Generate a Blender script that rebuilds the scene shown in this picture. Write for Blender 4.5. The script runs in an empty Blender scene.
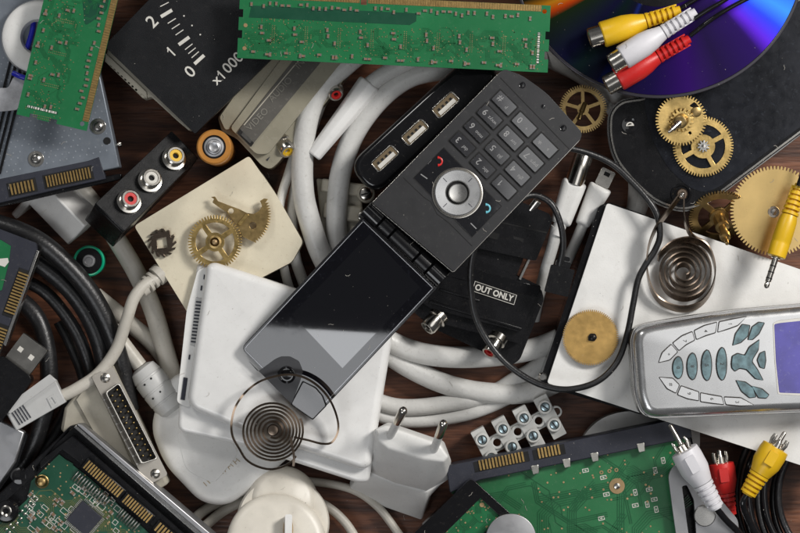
import bpy, math, random
from mathutils import Vector, Matrix
from mathutils.geometry import delaunay_2d_cdt
# Units: one Blender unit is 100 "px" of the table plane, about 4.3 cm of the real pile.
SC = bpy.context.scene; C = SC.collection
SC.unit_settings.system = 'METRIC'; SC.unit_settings.scale_length = 0.043
D = 3000.0                                              # camera height over the table, in px
R = math.radians
# ---------------- camera, world, lamps, exposure ----------------
cam = bpy.data.objects.new('camera', bpy.data.cameras.new('camera')); C.objects.link(cam)
cam.location = (0, 0, D / 100); cam.data.sensor_width = 36; cam.data.lens = 36 * D / 800
cam.data.clip_start = 1; cam.data.clip_end = 200
SC.camera = cam
w = bpy.data.worlds.new('World'); SC.world = w; w.use_nodes = True
w.node_tree.nodes['Background'].inputs[0].default_value = (0.93, 0.96, 1.0, 1)
w.node_tree.nodes['Background'].inputs[1].default_value = 0.06
def area(name, loc, target, size, power, col=(1, 1, 1), shape='RECTANGLE', sy=None):
    l = bpy.data.lights.new(name, 'AREA'); l.shape = shape; l.size = size
    if shape in ('RECTANGLE', 'ELLIPSE'): l.size_y = sy or size
    l.energy = power; l.color = col
    o = bpy.data.objects.new(name, l); C.objects.link(o); o.location = loc
    o.rotation_euler = (Vector(target) - Vector(loc)).to_track_quat('-Z', 'Y').to_euler()
    return o
area('key_softbox', (17, 11, 19), (0, 0, 0), 6, 6100, (1, .97, .93))
front = area('front_softbox', (-9, -13.5, 22.6), (0, 0, 0), 13, 1450, (.95, .97, 1), sy=9); front.rotation_euler = (R(32), 0, 0)
area('back_softbox', (-10, 16, 18), (0, .5, 0), 5, 1000, (1, .98, .95))
top = area('overhead_diffuser', (12.5, 2, 28), (0, 0, 0), 14, 900, (1, 1, 1), sy=18); top.rotation_euler = (0, 0, 0)
left = area('added_left_fill', (-12, 4.5, 28), (0, 0, 0), 14, 90, (.97, .98, 1), sy=18); left.rotation_euler = (0, 0, 0)  # added fill panel, brightens the dull metals on the left
SC.view_settings.view_transform = 'Standard'; SC.view_settings.look = 'None'
SC.view_settings.gamma = 1; SC.view_settings.exposure = .1
SC.cycles.max_bounces = 8; SC.cycles.use_denoising = True
# ---------------- helpers ----------------
def P(px, py, z=0):
    k = (D - z) / D
    return Vector(((px - 400) * k / 100, (266.5 - py) * k / 100, z / 100))
class Fr:
    """A work plane: origin under pixel (px,py) at height z, turned by ang, tilted about its own u and v axes."""
    def __init__(s, px, py, z, ang=0, tu=0, tv=0):
        s.o = P(px, py, z); s.k = (D - z) / D / 100
        s.m = Matrix.Rotation(R(ang), 3, 'Z') @ Matrix.Rotation(R(tu), 3, 'X') @ Matrix.Rotation(R(tv), 3, 'Y')
    def __call__(s, u, v, w=0): return s.o + s.m @ Vector((u, v, w)) * s.k
    def uv(s, px, py, w=0):
        c = Vector((0, 0, D / 100)); d = P(px, py, 0) - c; n = s.m @ Vector((0, 0, 1))
        q = s.o + n * (w * s.k); t = (q - c).dot(n) / d.dot(n)
        l = s.m.transposed() @ (c + d * t - s.o) / s.k
        return (l.x, l.y)
    def tr(s, pts, w=0): return [s.uv(x, y, w) for x, y in pts]
    def at(s, u, v, w=0, ang=0, tu=0, tv=0):
        f = Fr.__new__(Fr); f.o = s(u, v, w); f.k = s.k
        f.m = s.m @ Matrix.Rotation(R(ang), 3, 'Z') @ Matrix.Rotation(R(tu), 3, 'X') @ Matrix.Rotation(R(tv), 3, 'Y'); return f
def rrect(u0, u1, v0, v1, r, n=5):
    r = min(r, (u1 - u0) / 2 - .01, (v1 - v0) / 2 - .01); out = []
    for cx, cy, a in ((u1 - r, v1 - r, 0), (u0 + r, v1 - r, 90), (u0 + r, v0 + r, 180), (u1 - r, v0 + r, 270)):
        for i in range(n + 1): out.append((cx + r * math.cos(R(a + 90 * i / n)), cy + r * math.sin(R(a + 90 * i / n))))
    return out
def circ(cx, cy, r, n=32, ry=None, a0=0):
    return [(cx + r * math.cos(R(a0) + 2 * math.pi * i / n), cy + (ry or r) * math.sin(R(a0) + 2 * math.pi * i / n)) for i in range(n)]
def rpoly(pts, r, n=4):
    """round the corners of a polygon"""
    out = []; N = len(pts)
    for i in range(N):
        a, b, c = Vector(pts[i - 1]), Vector(pts[i]), Vector(pts[(i + 1) % N])
        rr = r[i] if isinstance(r, (list, tuple)) else r
        d1, d2 = (a - b), (c - b); t = min(rr, d1.length * .48, d2.length * .48)
        p, q = b + d1.normalized() * t, b + d2.normalized() * t
        for j in range(n + 1):
            s = j / n; x = p * (1 - s) ** 2 + b * 2 * s * (1 - s) + q * s * s; out.append((x.x, x.y))
    return out
def area2(p): return sum(p[i - 1][0] * p[i][1] - p[i][0] * p[i - 1][1] for i in range(len(p)))
def inside(x, y, p):
    r = False
    for i in range(len(p)):
        (x1, y1), (x2, y2) = p[i - 1], p[i]
        if (y1 > y) != (y2 > y) and x < (x2 - x1) * (y - y1) / (y2 - y1) + x1: r = not r
    return r
def offset(p, d):
    """mitred inset of a polygon by d"""
    p = list(p)
    if area2(p) < 0: p.reverse()
    n = len(p); out = []
    for i in range(n):
        a, b, c = Vector(p[i - 1]), Vector(p[i]), Vector(p[(i + 1) % n]); e = (b - a).normalized(); f = (c - b).normalized()
        n1 = Vector((-e.y, e.x)); n2 = Vector((-f.y, f.x)); m = n1 + n2; q = b + m * (d / max(.3, 1 + n1.dot(n2))); out.append((q.x, q.y))
    return out
class MB:
    def __init__(s): s.v = []; s.f = []; s.m = []
    def add(s, vs, fs, m=0):
        b = len(s.v); s.v += [Vector(x) for x in vs]; s.f += [tuple(b + i for i in f) for f in fs]; s.m += [m] * len(fs); return s
    def box(s, fr, u0, u1, v0, v1, w0, w1, m=0):
        vs = [fr(u, v, w) for w in (w0, w1) for v in (v0, v1) for u in (u0, u1)]
        return s.add(vs, [(0, 2, 3, 1), (4, 5, 7, 6), (0, 1, 5, 4), (2, 6, 7, 3), (0, 4, 6, 2), (1, 3, 7, 5)], m)
    def prism(s, fr, poly, w0, w1, holes=(), m=0, top=None, mt=None):
        loops = []
        for i, l in enumerate([poly] + list(holes)):
            l = list(l)
            if (area2(l) > 0) != (i == 0): l.reverse()
            loops.append(l)
        tp = list(top) if top else None
        if tp and area2(tp) < 0: tp.reverse()
        flat = [p for l in loops for p in l]; n = len(flat)
        ed = []; k0 = 0
        for l in loops: ed += [(k0 + i, k0 + (i + 1) % len(l)) for i in range(len(l))]; k0 += len(l)
        cv, _, cf, ov, _, _ = delaunay_2d_cdt([Vector(p) for p in flat], ed, [], 0, 1e-6)
        idx = []; extra = []
        for i, p in enumerate(cv):
            if ov[i]: idx.append(ov[i][0])
            else: idx.append(-1 - len(extra)); extra.append((p.x, p.y))
        tris = []
        for t in cf:
            x = sum(cv[i].x for i in t) / len(t); y = sum(cv[i].y for i in t) / len(t)
            if inside(x, y, loops[0]) and not any(inside(x, y, l) for l in loops[1:]): tris.append(tuple(idx[i] for i in t))
        tf = tp if tp else flat
        ne = len(extra); vs = [fr(x, y, w0) for x, y in flat] + [fr(x, y, w1) for x, y in tf] + [fr(x, y, w0) for x, y in extra] + [fr(x, y, w1) for x, y in extra]
        fs = []
        for t in tris:
            a, b, c = (flat[i] if i >= 0 else extra[-1 - i] for i in t)
            if (b[0] - a[0]) * (c[1] - a[1]) - (c[0] - a[0]) * (b[1] - a[1]) < 0: t = t[::-1]
            if len(set(t)) < 3: continue
            fs.append(tuple(i + n if i >= 0 else 2 * n + ne - 1 - i for i in t)); fs.append(tuple(i if i >= 0 else 2 * n - 1 - i for i in t[::-1]))
        s.add(vs, fs, m if mt is None else mt)
        if mt is not None:
            pass
        b = len(s.v) - 2 * n - 2 * ne; k = 0; sf = []
        for l in loops:
            L = len(l)
            for i in range(L):
                j = (i + 1) % L; sf.append((b + k + i, b + k + j, b + n + k + j, b + n + k + i))
            k += L
        s.f += sf; s.m += [m] * len(sf); return s
    def dome(s, fr, raw, rad, w0, w1, r, n=5, m=0, under=0):
        """a slab with corners of radius rad and a softly rounded top edge of radius r"""
        rads = list(rad) if isinstance(rad, (list, tuple)) else [rad] * len(raw)
        if area2(raw) < 0: raw = list(raw)[::-1]; rads = rads[::-1]
        loops = []
        def lp(d, w): loops.append([fr(x, y, w) for x, y in rpoly(offset(raw, d), [max(q - d, .4) for q in rads], 6)])
        if under:
            for k in range(n): a = R(90 * k / n); lp(under * (1 - math.sin(a)), w0 + under * (1 - math.cos(a)))
        else: lp(0, w0)
        for k in range(n + 1): a = R(90 * k / n); lp(r * (1 - math.cos(a)), w1 - r + r * math.sin(a))
        return s.loft(loops, m)
    def lathe(s, fr, c, ax, prof, seg=32, m=0, caps=True, sy=1):
        """prof: (distance along ax, radius)"""
        a = Vector(ax).normalized(); x = a.orthogonal().normalized()
        if abs(a.z) < .9: x = Vector((0, 0, 1)).cross(a).normalized()
        y = a.cross(x); c = Vector(c); vs = []
        for t, r in prof:
            for i in range(seg):
                q = 2 * math.pi * i / seg; p = c + a * t + x * (r * math.cos(q)) + y * (r * sy * math.sin(q)); vs.append(fr(*p))
        fs = []; n = len(prof)
        for j in range(n - 1):
            for i in range(seg):
                k = (i + 1) % seg; fs.append((j * seg + i, j * seg + k, (j + 1) * seg + k, (j + 1) * seg + i))
        if caps: fs += [tuple(range(seg))[::-1], tuple((n - 1) * seg + i for i in range(seg))]
        return s.add(vs, fs, m)
    def tube(s, pts, r, seg=14, m=0, flat=1.0, up=None):
        n = len(pts); rs = r if isinstance(r, (list, tuple)) else [r] * n; vs = []; x = None
        for i in range(n):
            t = (pts[min(i + 1, n - 1)] - pts[max(i - 1, 0)]).normalized()
            if x is None: x = (Vector((0, 0, 1)).cross(t)); x = x.normalized() if x.length > .1 else t.orthogonal().normalized()
            x = (x - t * x.dot(t)).normalized(); y = t.cross(x)
            for j in range(seg):
                q = 2 * math.pi * j / seg; vs.append(pts[i] + x * (rs[i] / 100 * math.cos(q)) + y * (rs[i] / 100 * flat * math.sin(q)))
        fs = [(i * seg + j, i * seg + (j + 1) % seg, (i + 1) * seg + (j + 1) % seg, (i + 1) * seg + j) for i in range(n - 1) for j in range(seg)]
        fs += [tuple(range(seg))[::-1], tuple((n - 1) * seg + i for i in range(seg))]
        return s.add(vs, fs, m)
    def ribbon(s, pts, th, h, m=0, ax=Vector((0, 0, 1))):
        """a flat strip standing on edge along pts; th, h in px"""
        n = len(pts); vs = []
        for i in range(n):
            t = (pts[min(i + 1, n - 1)] - pts[max(i - 1, 0)]).normalized(); x = ax.cross(t).normalized() * th / 200; z = ax * h / 200
            vs += [pts[i] - x - z, pts[i] + x - z, pts[i] + x + z, pts[i] - x + z]
        fs = [(4 * i + j, 4 * i + (j + 1) % 4, 4 * i + 4 + (j + 1) % 4, 4 * i + 4 + j) for i in range(n - 1) for j in range(4)]
        fs += [(3, 2, 1, 0), tuple(4 * n - 4 + j for j in range(4))]
        return s.add(vs, fs, m)
    def loft(s, loops, m=0):
        """loops: lists of world points with equal counts, bottom to top"""
        n = len(loops[0]); vs = [p for l in loops for p in l]; fs = []
        for j in range(len(loops) - 1):
            for i in range(n):
                k = (i + 1) % n; fs.append((j * n + i, j * n + k, (j + 1) * n + k, (j + 1) * n + i))
        fs += [tuple(range(n))[::-1], tuple((len(loops) - 1) * n + i for i in range(n))]
        return s.add(vs, fs, m)
    def text(s, fr, u, v, w, size, body, ang=0, th=.3, m=0, bold=0, sx=1, lines=False):
        cu = bpy.data.curves.new('t', 'FONT'); cu.body = body; cu.size = size; cu.align_x = 'CENTER'; cu.align_y = 'CENTER'
        cu.offset = bold; cu.extrude = th / 2; cu.resolution_u = 3
        o = bpy.data.objects.new('t', cu); C.objects.link(o)
        dg = bpy.context.evaluated_depsgraph_get(); me = bpy.data.meshes.new_from_object(o.evaluated_get(dg))
        ca, sa = math.cos(R(ang)), math.sin(R(ang))
        vs = []
        for q in me.vertices:
            x, y = q.co.x * sx, q.co.y; vs.append(fr(u + x * ca - y * sa, v + x * sa + y * ca, w + q.co.z + th / 2))
        s.add(vs, [tuple(p.vertices) for p in me.polygons], m)
        bpy.data.objects.remove(o); bpy.data.curves.remove(cu); bpy.data.meshes.remove(me); return s
def one(b, fr, u, v, w, h, ang=0, th=.3, wd=.13, m=0):
    g = fr.at(u, v, w, ang); x = h * wd / 2
    return b.prism(g, [(-x, -h / 2), (x, -h / 2), (x, h / 2), (-x, h / 2), (-x * 1.6, h * .36), (-h * .26, h * .22), (-h * .26, h * .12), (-x, h * .24)], 0, th, m=m)
def spline(pts, n=10):
    """Catmull-Rom through (px,py,z) points, as world points"""
    w = [P(*p) for p in pts]; w = [w[0] * 2 - w[1]] + w + [w[-1] * 2 - w[-2]]; out = []
    for i in range(1, len(w) - 2):
        a, b, c, d = w[i - 1:i + 3]
        for j in range(n):
            t = j / n; out.append(.5 * ((2 * b) + (c - a) * t + (2 * a - 5 * b + 4 * c - d) * t * t + (3 * b - a - 3 * c + d) * t ** 3))
    out.append(w[-2]); return out
def tag(o, label=None, cat=None, group=None, kind=None):
    for k, v in (('label', label), ('category', cat), ('group', group), ('kind', kind)):
        if v: o[k] = v
    return o
def thing(name, label, cat, at, group=None):
    o = bpy.data.objects.new(name, None); o.empty_display_size = .1; C.objects.link(o); o.location = at
    return tag(o, label, cat, group)
def root_loc(o):
    l = Vector((0, 0, 0))
    while o: l = l + o.location; o = o.parent
    return l
def part(name, mb, mats, parent=None, bev=0, smooth=35, label=None, at=None, seg=2):
    me = bpy.data.meshes.new(name)
    if parent: off = root_loc(parent); loc = Vector((0, 0, 0))
    else:
        if at is None:
            n = len(mb.v); at = Vector((sum(v.x for v in mb.v) / n, sum(v.y for v in mb.v) / n, min(v.z for v in mb.v)))
        off = loc = at
    me.from_pydata([v - off for v in mb.v], [], mb.f)
    for x in (mats if isinstance(mats, (list, tuple)) else [mats]): me.materials.append(x)
    me.polygons.foreach_set('material_index', mb.m); me.update()
    if smooth:
        me.polygons.foreach_set('use_smooth', [True] * len(me.polygons)); me.set_sharp_from_angle(angle=R(smooth))
    o = bpy.data.objects.new(name, me); C.objects.link(o); o.location = loc
    if parent: o.parent = parent
    if bev:
        b = o.modifiers.new('bevel', 'BEVEL'); b.width = bev / 100; b.segments = seg; b.limit_method = 'ANGLE'; b.angle_limit = R(40)
        b.harden_normals = False
        me.polygons.foreach_set('use_smooth', [True] * len(me.polygons)); me.set_sharp_from_angle(angle=R(89))
    if label: o['label'] = label
    return o
def solo(name, label, cat, mb, mats, group=None, bev=0, kind=None, smooth=35):
    return tag(part(name, mb, mats, None, bev, smooth), label, cat, group, kind)
def cable(name, label, pts, r, m, cat='cable', group=None, n=10, seg=14, flat=1.0):
    return solo(name, label, cat, MB().tube(spline(pts, n), r, seg, flat=flat), m, group, smooth=60)
# ---------------- materials ----------------
def M(name, col, rough=.5, metal=0, var=.12, vs=2.5, bump=0, bs=60, coat=0, dust=0, rv=.12, aniso=0, spec=.5, emis=None, sss=0, streak=None, trans=0, dcol=(.42, .38, .33)):
    m = bpy.data.materials.new(name); m.use_nodes = True; nt = m.node_tree; N = nt.nodes; L = nt.links; b = N['Principled BSDF']
    tc = N.new('ShaderNodeTexCoord'); mp = N.new('ShaderNodeMapping'); L.new(tc.outputs['Object'], mp.inputs[0])
    mp.inputs['Location'].default_value = (random.random() * 9, random.random() * 9, random.random() * 9)
    if streak: mp.inputs['Scale'].default_value = streak
    n1 = N.new('ShaderNodeTexNoise'); n1.inputs['Scale'].default_value = vs; n1.inputs['Detail'].default_value = 8; n1.inputs['Roughness'].default_value = .6
    L.new(mp.outputs[0], n1.inputs[0])
    cr = N.new('ShaderNodeValToRGB'); L.new(n1.outputs[0], cr.inputs[0])
    cr.color_ramp.elements[0].position = .3; cr.color_ramp.elements[1].position = .7
    cr.color_ramp.elements[0].color = (*[c * (1 - var) for c in col], 1); cr.color_ramp.elements[1].color = (*[min(1, c * (1 + var)) for c in col], 1)
    colout = cr.outputs[0]
    mr = N.new('ShaderNodeMapRange'); mr.inputs[3].default_value = max(.01, rough * (1 - rv * 2)); mr.inputs[4].default_value = min(1, rough * (1 + rv * 2))
    n2 = N.new('ShaderNodeTexNoise'); n2.inputs['Scale'].default_value = vs * 4; n2.inputs['Detail'].default_value = 6; L.new(mp.outputs[0], n2.inputs[0])
    L.new(n2.outputs[0], mr.inputs[0]); ro = mr.outputs[0]
    if dust:
        n3 = N.new('ShaderNodeTexNoise'); n3.inputs['Scale'].default_value = 22; n3.inputs['Detail'].default_value = 9; n3.inputs['Roughness'].default_value = .75
        L.new(tc.outputs['Object'], n3.inputs[0])
        d = N.new('ShaderNodeMapRange'); d.inputs[1].default_value = .56; d.inputs[2].default_value = .72; d.inputs[3].default_value = 0; d.inputs[4].default_value = dust
        L.new(n3.outputs[0], d.inputs[0])
        mx = N.new('ShaderNodeMixRGB'); mx.inputs[2].default_value = (*dcol, 1)
        L.new(d.outputs[0], mx.inputs[0]); L.new(colout, mx.inputs[1]); colout = mx.outputs[0]
        ma = N.new('ShaderNodeMath'); ma.operation = 'MULTIPLY_ADD'; ma.inputs[1].default_value = .8; ma.use_clamp = True
        L.new(d.outputs[0], ma.inputs[0]); L.new(ro, ma.inputs[2]); ro = ma.outputs[0]
    L.new(colout, b.inputs['Base Color']); L.new(ro, b.inputs['Roughness'])
    b.inputs['Metallic'].default_value = metal; b.inputs['Specular IOR Level'].default_value = spec
    if coat: b.inputs['Coat Weight'].default_value = coat; b.inputs['Coat Roughness'].default_value = .04
    if aniso: b.inputs['Anisotropic'].default_value = aniso
    if sss: b.inputs['Subsurface Weight'].default_value = sss; b.inputs['Subsurface Radius'].default_value = (.08, .07, .06); b.inputs['Subsurface Scale'].default_value = 1
    if trans: b.inputs['Transmission Weight'].default_value = trans
    if emis: b.inputs['Emission Color'].default_value = (*emis[0], 1); b.inputs['Emission Strength'].default_value = emis[1]
    if bump:
        n4 = N.new('ShaderNodeTexNoise'); n4.inputs['Scale'].default_value = bs; n4.inputs['Detail'].default_value = 4; L.new(tc.outputs['Object'], n4.inputs[0])
        bp = N.new('ShaderNodeBump'); bp.inputs['Strength'].default_value = bump; bp.inputs['Distance'].default_value = .02
        L.new(n4.outputs[0], bp.inputs['Height']); L.new(bp.outputs[0], b.inputs['Normal'])
    return m
random.seed(7)
m_white = M('white_plastic', (.78, .775, .76), .3, var=.06, dust=.3, bump=.03, coat=.15)
m_white2 = M('white_plastic_matte', (.72, .715, .695), .42, var=.08, dust=.35, bump=.06)
m_greyw = M('grey_white_plastic', (.5, .5, .49), .42, var=.07, dust=.2, bump=.06)
m_cream = M('cream_plastic', (.66, .6, .46), .4, var=.13, dust=.4, bump=.05, vs=1.6, dcol=(.4, .3, .18))
m_beige = M('aged_beige_plastic', (.42, .39, .32), .45, var=.12, dust=.3, bump=.05, dcol=(.25, .2, .12))
m_cable = M('grey_cable_sheath', (.6, .595, .575), .36, var=.14, vs=1.7, dust=.5, bump=.15, bs=30, dcol=(.25, .22, .19))
m_cable2 = M('beige_cable_sheath', (.52, .49, .43), .42, var=.14, vs=1.7, dust=.45, bump=.1, bs=30, dcol=(.28, .24, .18))
m_blk = M('black_plastic', (.006, .006, .007), .27, var=.25, dust=.035, bump=.03, bs=90, spec=.3)
m_blkg = M('black_gloss_plastic', (.008, .008, .009), .1, var=.2, dust=.05)
m_blkc = M('black_cable_rubber', (.011, .011, .012), .36, var=.25, dust=.08, bump=.15, bs=40)
m_char = M('charcoal_metallic_paint', (.042, .042, .044), .32, metal=.6, var=.05, dust=.08, bump=.05, bs=300)
m_chard = M('meter_black_plastic', (.006, .0065, .008), .45, var=.15, dust=.03, bump=.2, bs=110, spec=.25)
m_glass = M('dark_screen_glass', (.004, .004, .006), .02, var=.1, rv=.1, dust=.02, spec=.6)
m_steel = M('steel', (.5, .49, .47), .26, metal=1, var=.12, dust=.12)
m_nickel = M('nickel', (.62, .59, .54), .2, metal=1, var=.1, dust=.08)
m_silver = M('silver_paint', (.6, .6, .6), .27, metal=.9, var=.06, dust=.07)
m_gold = M('gold_contact', (.78, .52, .2), .3, metal=1, var=.12, dust=.1, vs=8)
m_brass = M('brass', (.6, .42, .16), .34, metal=1, var=.38, dust=.55, vs=6, bump=.06, dcol=(.2, .13, .05))
m_brassd = M('dark_brass', (.4, .28, .12), .38, metal=1, var=.25, dust=.4, vs=6, bump=.08, dcol=(.1, .06, .03))
m_brassl = M('bright_brass', (.68, .48, .2), .3, metal=1, var=.12, vs=2, dust=.15, dcol=(.35, .22, .08), streak=(1, 1, 1))
m_spring = M('bronzed_spring_steel', (.2, .155, .12), .28, metal=1, var=.2, dust=.1)
m_springb = M('bright_spring_steel', (.17, .125, .09), .2, metal=1, var=.2)
m_pcb = M('green_solder_mask', (.009, .14, .046), .34, var=.12, vs=1.5, dust=.06, coat=.1)
m_pcbl = M('green_solder_mask_over_copper', (.005, .085, .028), .36, var=.12, coat=.1)
m_pcbh = M('drive_green_solder_mask', (.02, .14, .05), .34, var=.15, vs=1.5, dust=.08, coat=.1)
m_pcbr = M('faint_green_track', (.006, .115, .036), .36, var=.12, coat=.1)
m_pcbd = M('deep_green_solder_mask', (.004, .06, .03), .34, var=.12)
m_olive = M('bare_olive_trace', (.1, .125, .045), .4, metal=.3, var=.15)
m_solder = M('solder', (.7, .68, .62), .28, metal=1, var=.15)
m_copper = M('copper_pad', (.42, .29, .15), .45, metal=.6, var=.3)
m_via = M('olive_plated_hole', (.16, .17, .07), .5, metal=.2, var=.4, vs=9)
m_ceram = M('ceramic_chip', (.2, .12, .07), .5, var=.2)
m_ink = M('white_ink', (.62, .6, .55), .6, var=.1, dust=.15)
m_red = M('red_plastic', (.56, .02, .018), .36, var=.08, dust=.1, bump=.04)
m_yel = M('yellow_plastic', (.72, .44, .012), .38, var=.08, dust=.12, bump=.04)
m_pwhite = M('plug_white_plastic', (.66, .65, .68), .4, var=.06, dust=.12, bump=.04)
m_hole = M('hollow_black', (.004, .004, .004), .8)
m_hddp = M('slate_plastic', (.03, .032, .044), .45, var=.12, dust=.08, bump=.08, spec=.3)
m_alu = M('dull_aluminium', (.42, .42, .43), .4, metal=.9, var=.1, dust=.2)
m_greenp = M('green_band', (.0, .32, .17), .35, var=.1)
m_orange = M('orange_jacket', (.62, .27, .06), .3, metal=.4, var=.1, dust=.2)
m_blue = M('blue_plastic', (.015, .02, .4), .35)
m_ribbed = M('dark_strap', (.03, .03, .032), .5)
# ---------------- small shared builders ----------------
def gear_poly(c, ro, rr, n, a0=0, duty=.5, skew=0):
    out = []
    for i in range(n):
        s = 2 * math.pi / n; b = a0 + s * i
        for f, r in ((0, rr), (.18, ro), (.18 + duty * .75, ro), (.36 + duty * .75, rr)):
            out.append((c[0] + r * math.cos(b + s * (f + (skew if r == ro else 0))), c[1] + r * math.sin(b + s * (f + (skew if r == ro else 0)))))
    return out
def windows(c, r0, r1, n, gap, a0=0, k=8):
    """spoke windows of a gear: annular sectors with straight-sided spokes of width gap"""
    out = []
    for i in range(n):
        b0 = a0 + 2 * math.pi * i / n; b1 = a0 + 2 * math.pi * (i + 1) / n
        g0, g1 = gap / r0 / 2, gap / r1 / 2; l = []
        for j in range(k + 1): a = b0 + g1 + (b1 - b0 - 2 * g1) * j / k; l.append((c[0] + r1 * math.cos(a), c[1] + r1 * math.sin(a)))
        for j in range(k + 1): a = b1 - g0 - (b1 - b0 - 2 * g0) * j / k; l.append((c[0] + r0 * math.cos(a), c[1] + r0 * math.sin(a)))
        out.append(l)
    return out
def jack(fr, c, ax, r, h, col, parent, name='socket'):
    """a phono socket: nickel barrel, coloured ring, dark hole"""
    a = Vector(ax).normalized()
    j = part(name, MB().lathe(fr, c, a, [(0, r * 1.15), (h * .3, r * 1.15), (h * .34, r * .92), (h * .9, r * .92), (h, r * .8), (h, r * .62), (h * .5, r * .6)], 28), m_nickel, parent)
    part('coloured_ring', MB().lathe(fr, c, a, [(h * .4, r * .61), (h * .93, r * .6), (h * .93, r * .3), (h * .5, r * .28)], 24), col, j)
    part('centre_hole', MB().lathe(fr, c, a, [(h * .45, r * .31), (h * .7, r * .31)], 16), m_hole, j)
    return j
def screw(fr, c, r, parent, m=None, ang=0, name='screw', torx=False):
    u, v, w = c
    s = MB().lathe(fr, c, (0, 0, 1), [(0, r * 1.05), (r * .12, r), (r * .3, r * .8), (r * .42, r * .5), (r * .2, r * .3), (r * .2, r * .001)] if torx else [(0, r), (r * .3, r * .85), (r * .42, r * .5), (r * .42, .01)], 20)
    o = part(name, s, m or m_steel, parent)
    if not torx:
        f = fr.at(u, v, w, ang); part('slot', MB().box(f, -r * .75, r * .75, -r * .12, r * .12, r * .3, r * .46), m_hole, o)
    return o
_cap = {}
def smd(fr, u, v, w, ang, parent, l=4.2, wd=2.2, h=1.4, body=None, name='capacitor'):
    """a two-ended surface component; the mesh is shared"""
    body = body or m_ceram; key = (l, wd, h, body.name, name)
    if key not in _cap:
        me = bpy.data.meshes.new(name); b = MB(); f = Fr(400, 266.5, 0); f.o = Vector((0, 0, 0)); f.k = .01
        b.box(f, -l * .28, l * .28, -wd / 2 + .1, wd / 2 - .1, 0, h * .9, 0); b.box(f, -l / 2, -l * .28, -wd / 2, wd / 2, 0, h, 1); b.box(f, l * .28, l / 2, -wd / 2, wd / 2, 0, h, 1)
        me.from_pydata(b.v, [], b.f); me.materials.append(body); me.materials.append(m_solder); me.polygons.foreach_set('material_index', b.m); me.update(); _cap[key] = me
    o = bpy.data.objects.new(name, _cap[key]); C.objects.link(o); o.parent = parent
    mat = (fr.m @ Matrix.Rotation(R(ang), 3, 'Z')).to_4x4(); mat.translation = fr(u, v, w) - root_loc(parent)
    o.matrix_local = mat; return o
def traces(b, fr, poly, w, seed, n, m, gap=1.7, wd=.75, kmax=6, lmax=40, h=.25):
    """bundles of parallel tracks with 45 degree bends, inside poly"""
    rg = random.Random(seed); xs = [p[0] for p in poly]; ys = [p[1] for p in poly]; d = 0; tries = 0
    while d < n and tries < n * 30:
        tries += 1
        x, y = rg.uniform(min(xs), max(xs)), rg.uniform(min(ys), max(ys)); a = rg.randrange(8) * 45; pts = [(x, y)]
        for _ in range(rg.randint(2, 4)):
            L = rg.uniform(5, lmax); x += L * math.cos(R(a)); y += L * math.sin(R(a)); pts.append((x, y)); a += rg.choice((-45, 45))
        if not all(inside(*p, poly) for p in pts): continue
        k = rg.randint(1, kmax)
        for q in range(k):
            o = q * gap; off = []
            for i, p in enumerate(pts):
                p0 = pts[max(i - 1, 0)]; p1 = pts[min(i + 1, len(pts) - 1)]; t = Vector((p1[0] - p0[0], p1[1] - p0[1])).normalized()
                off.append((p[0] - t.y * o, p[1] + t.x * o, t))
            if not all(inside(a_, b_, poly) for a_, b_, _ in off): continue
            z = w + h + (d % 7) * .02
            vs = []
            for (px, py, t) in off: vs += [fr(px - t.y * wd / 2, py + t.x * wd / 2, z), fr(px + t.y * wd / 2, py - t.x * wd / 2, z)]
            b.add(vs, [(2 * i + 1, 2 * i + 3, 2 * i + 2, 2 * i) for i in range(len(off) - 1)], m)
        d += 1
def vias(b, fr, poly, w, seed, n, m, r=.9, grid=0):
    rg = random.Random(seed); xs = [p[0] for p in poly]; ys = [p[1] for p in poly]; d = 0
    for _ in range(n * 12):
        if d >= n: break
        x, y = rg.uniform(min(xs), max(xs)), rg.uniform(min(ys), max(ys))
        if grid: x, y = round(x / grid) * grid, round(y / grid) * grid
        if inside(x, y, poly): b.prism(fr, circ(x, y, r * rg.uniform(.7, 1.1), 8), w, w + .45, m=m); d += 1
def contacts(b, fr, u0, u1, v0, v1, w0, w1, n, m, fill=.62):
    p = (u1 - u0) / n
    for i in range(n): b.box(fr, u0 + p * (i + .5 - fill / 2), u0 + p * (i + .5 + fill / 2), v0, v1, w0, w1, m)
# ================= the surface =================
mw = bpy.data.materials.new('dark_wood'); mw.use_nodes = True; nt = mw.node_tree; N = nt.nodes; L = nt.links; b = N['Principled BSDF']
tc = N.new('ShaderNodeTexCoord'); mp = N.new('ShaderNodeMapping'); mp.inputs['Scale'].default_value = (.35, 3.2, 1); mp.inputs['Rotation'].default_value = (0, 0, R(4)); L.new(tc.outputs['Object'], mp.inputs[0])
n1 = N.new('ShaderNodeTexNoise'); n1.inputs['Scale'].default_value = 1.6; n1.inputs['Detail'].default_value = 10; n1.inputs['Distortion'].default_value = 1.2; L.new(mp.outputs[0], n1.inputs[0])
mp2 = N.new('ShaderNodeMapping'); mp2.inputs['Scale'].default_value = (4, 42, 1); mp2.inputs['Rotation'].default_value = (0, 0, R(4)); L.new(tc.outputs['Object'], mp2.inputs[0])
n2 = N.new('ShaderNodeTexNoise'); n2.inputs['Scale'].default_value = 1; n2.inputs['Detail'].default_value = 6; L.new(mp2.outputs[0], n2.inputs[0])
cr = N.new('ShaderNodeValToRGB'); cr.color_ramp.elements[0].position = .32; cr.color_ramp.elements[1].position = .72
cr.color_ramp.elements[0].color = (.05, .017, .008, 1); cr.color_ramp.elements[1].color = (.25, .095, .045, 1); L.new(n1.outputs[0], cr.inputs[0])
cr2 = N.new('ShaderNodeValToRGB'); cr2.color_ramp.elements[0].position = .38; cr2.color_ramp.elements[1].position = .55
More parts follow.
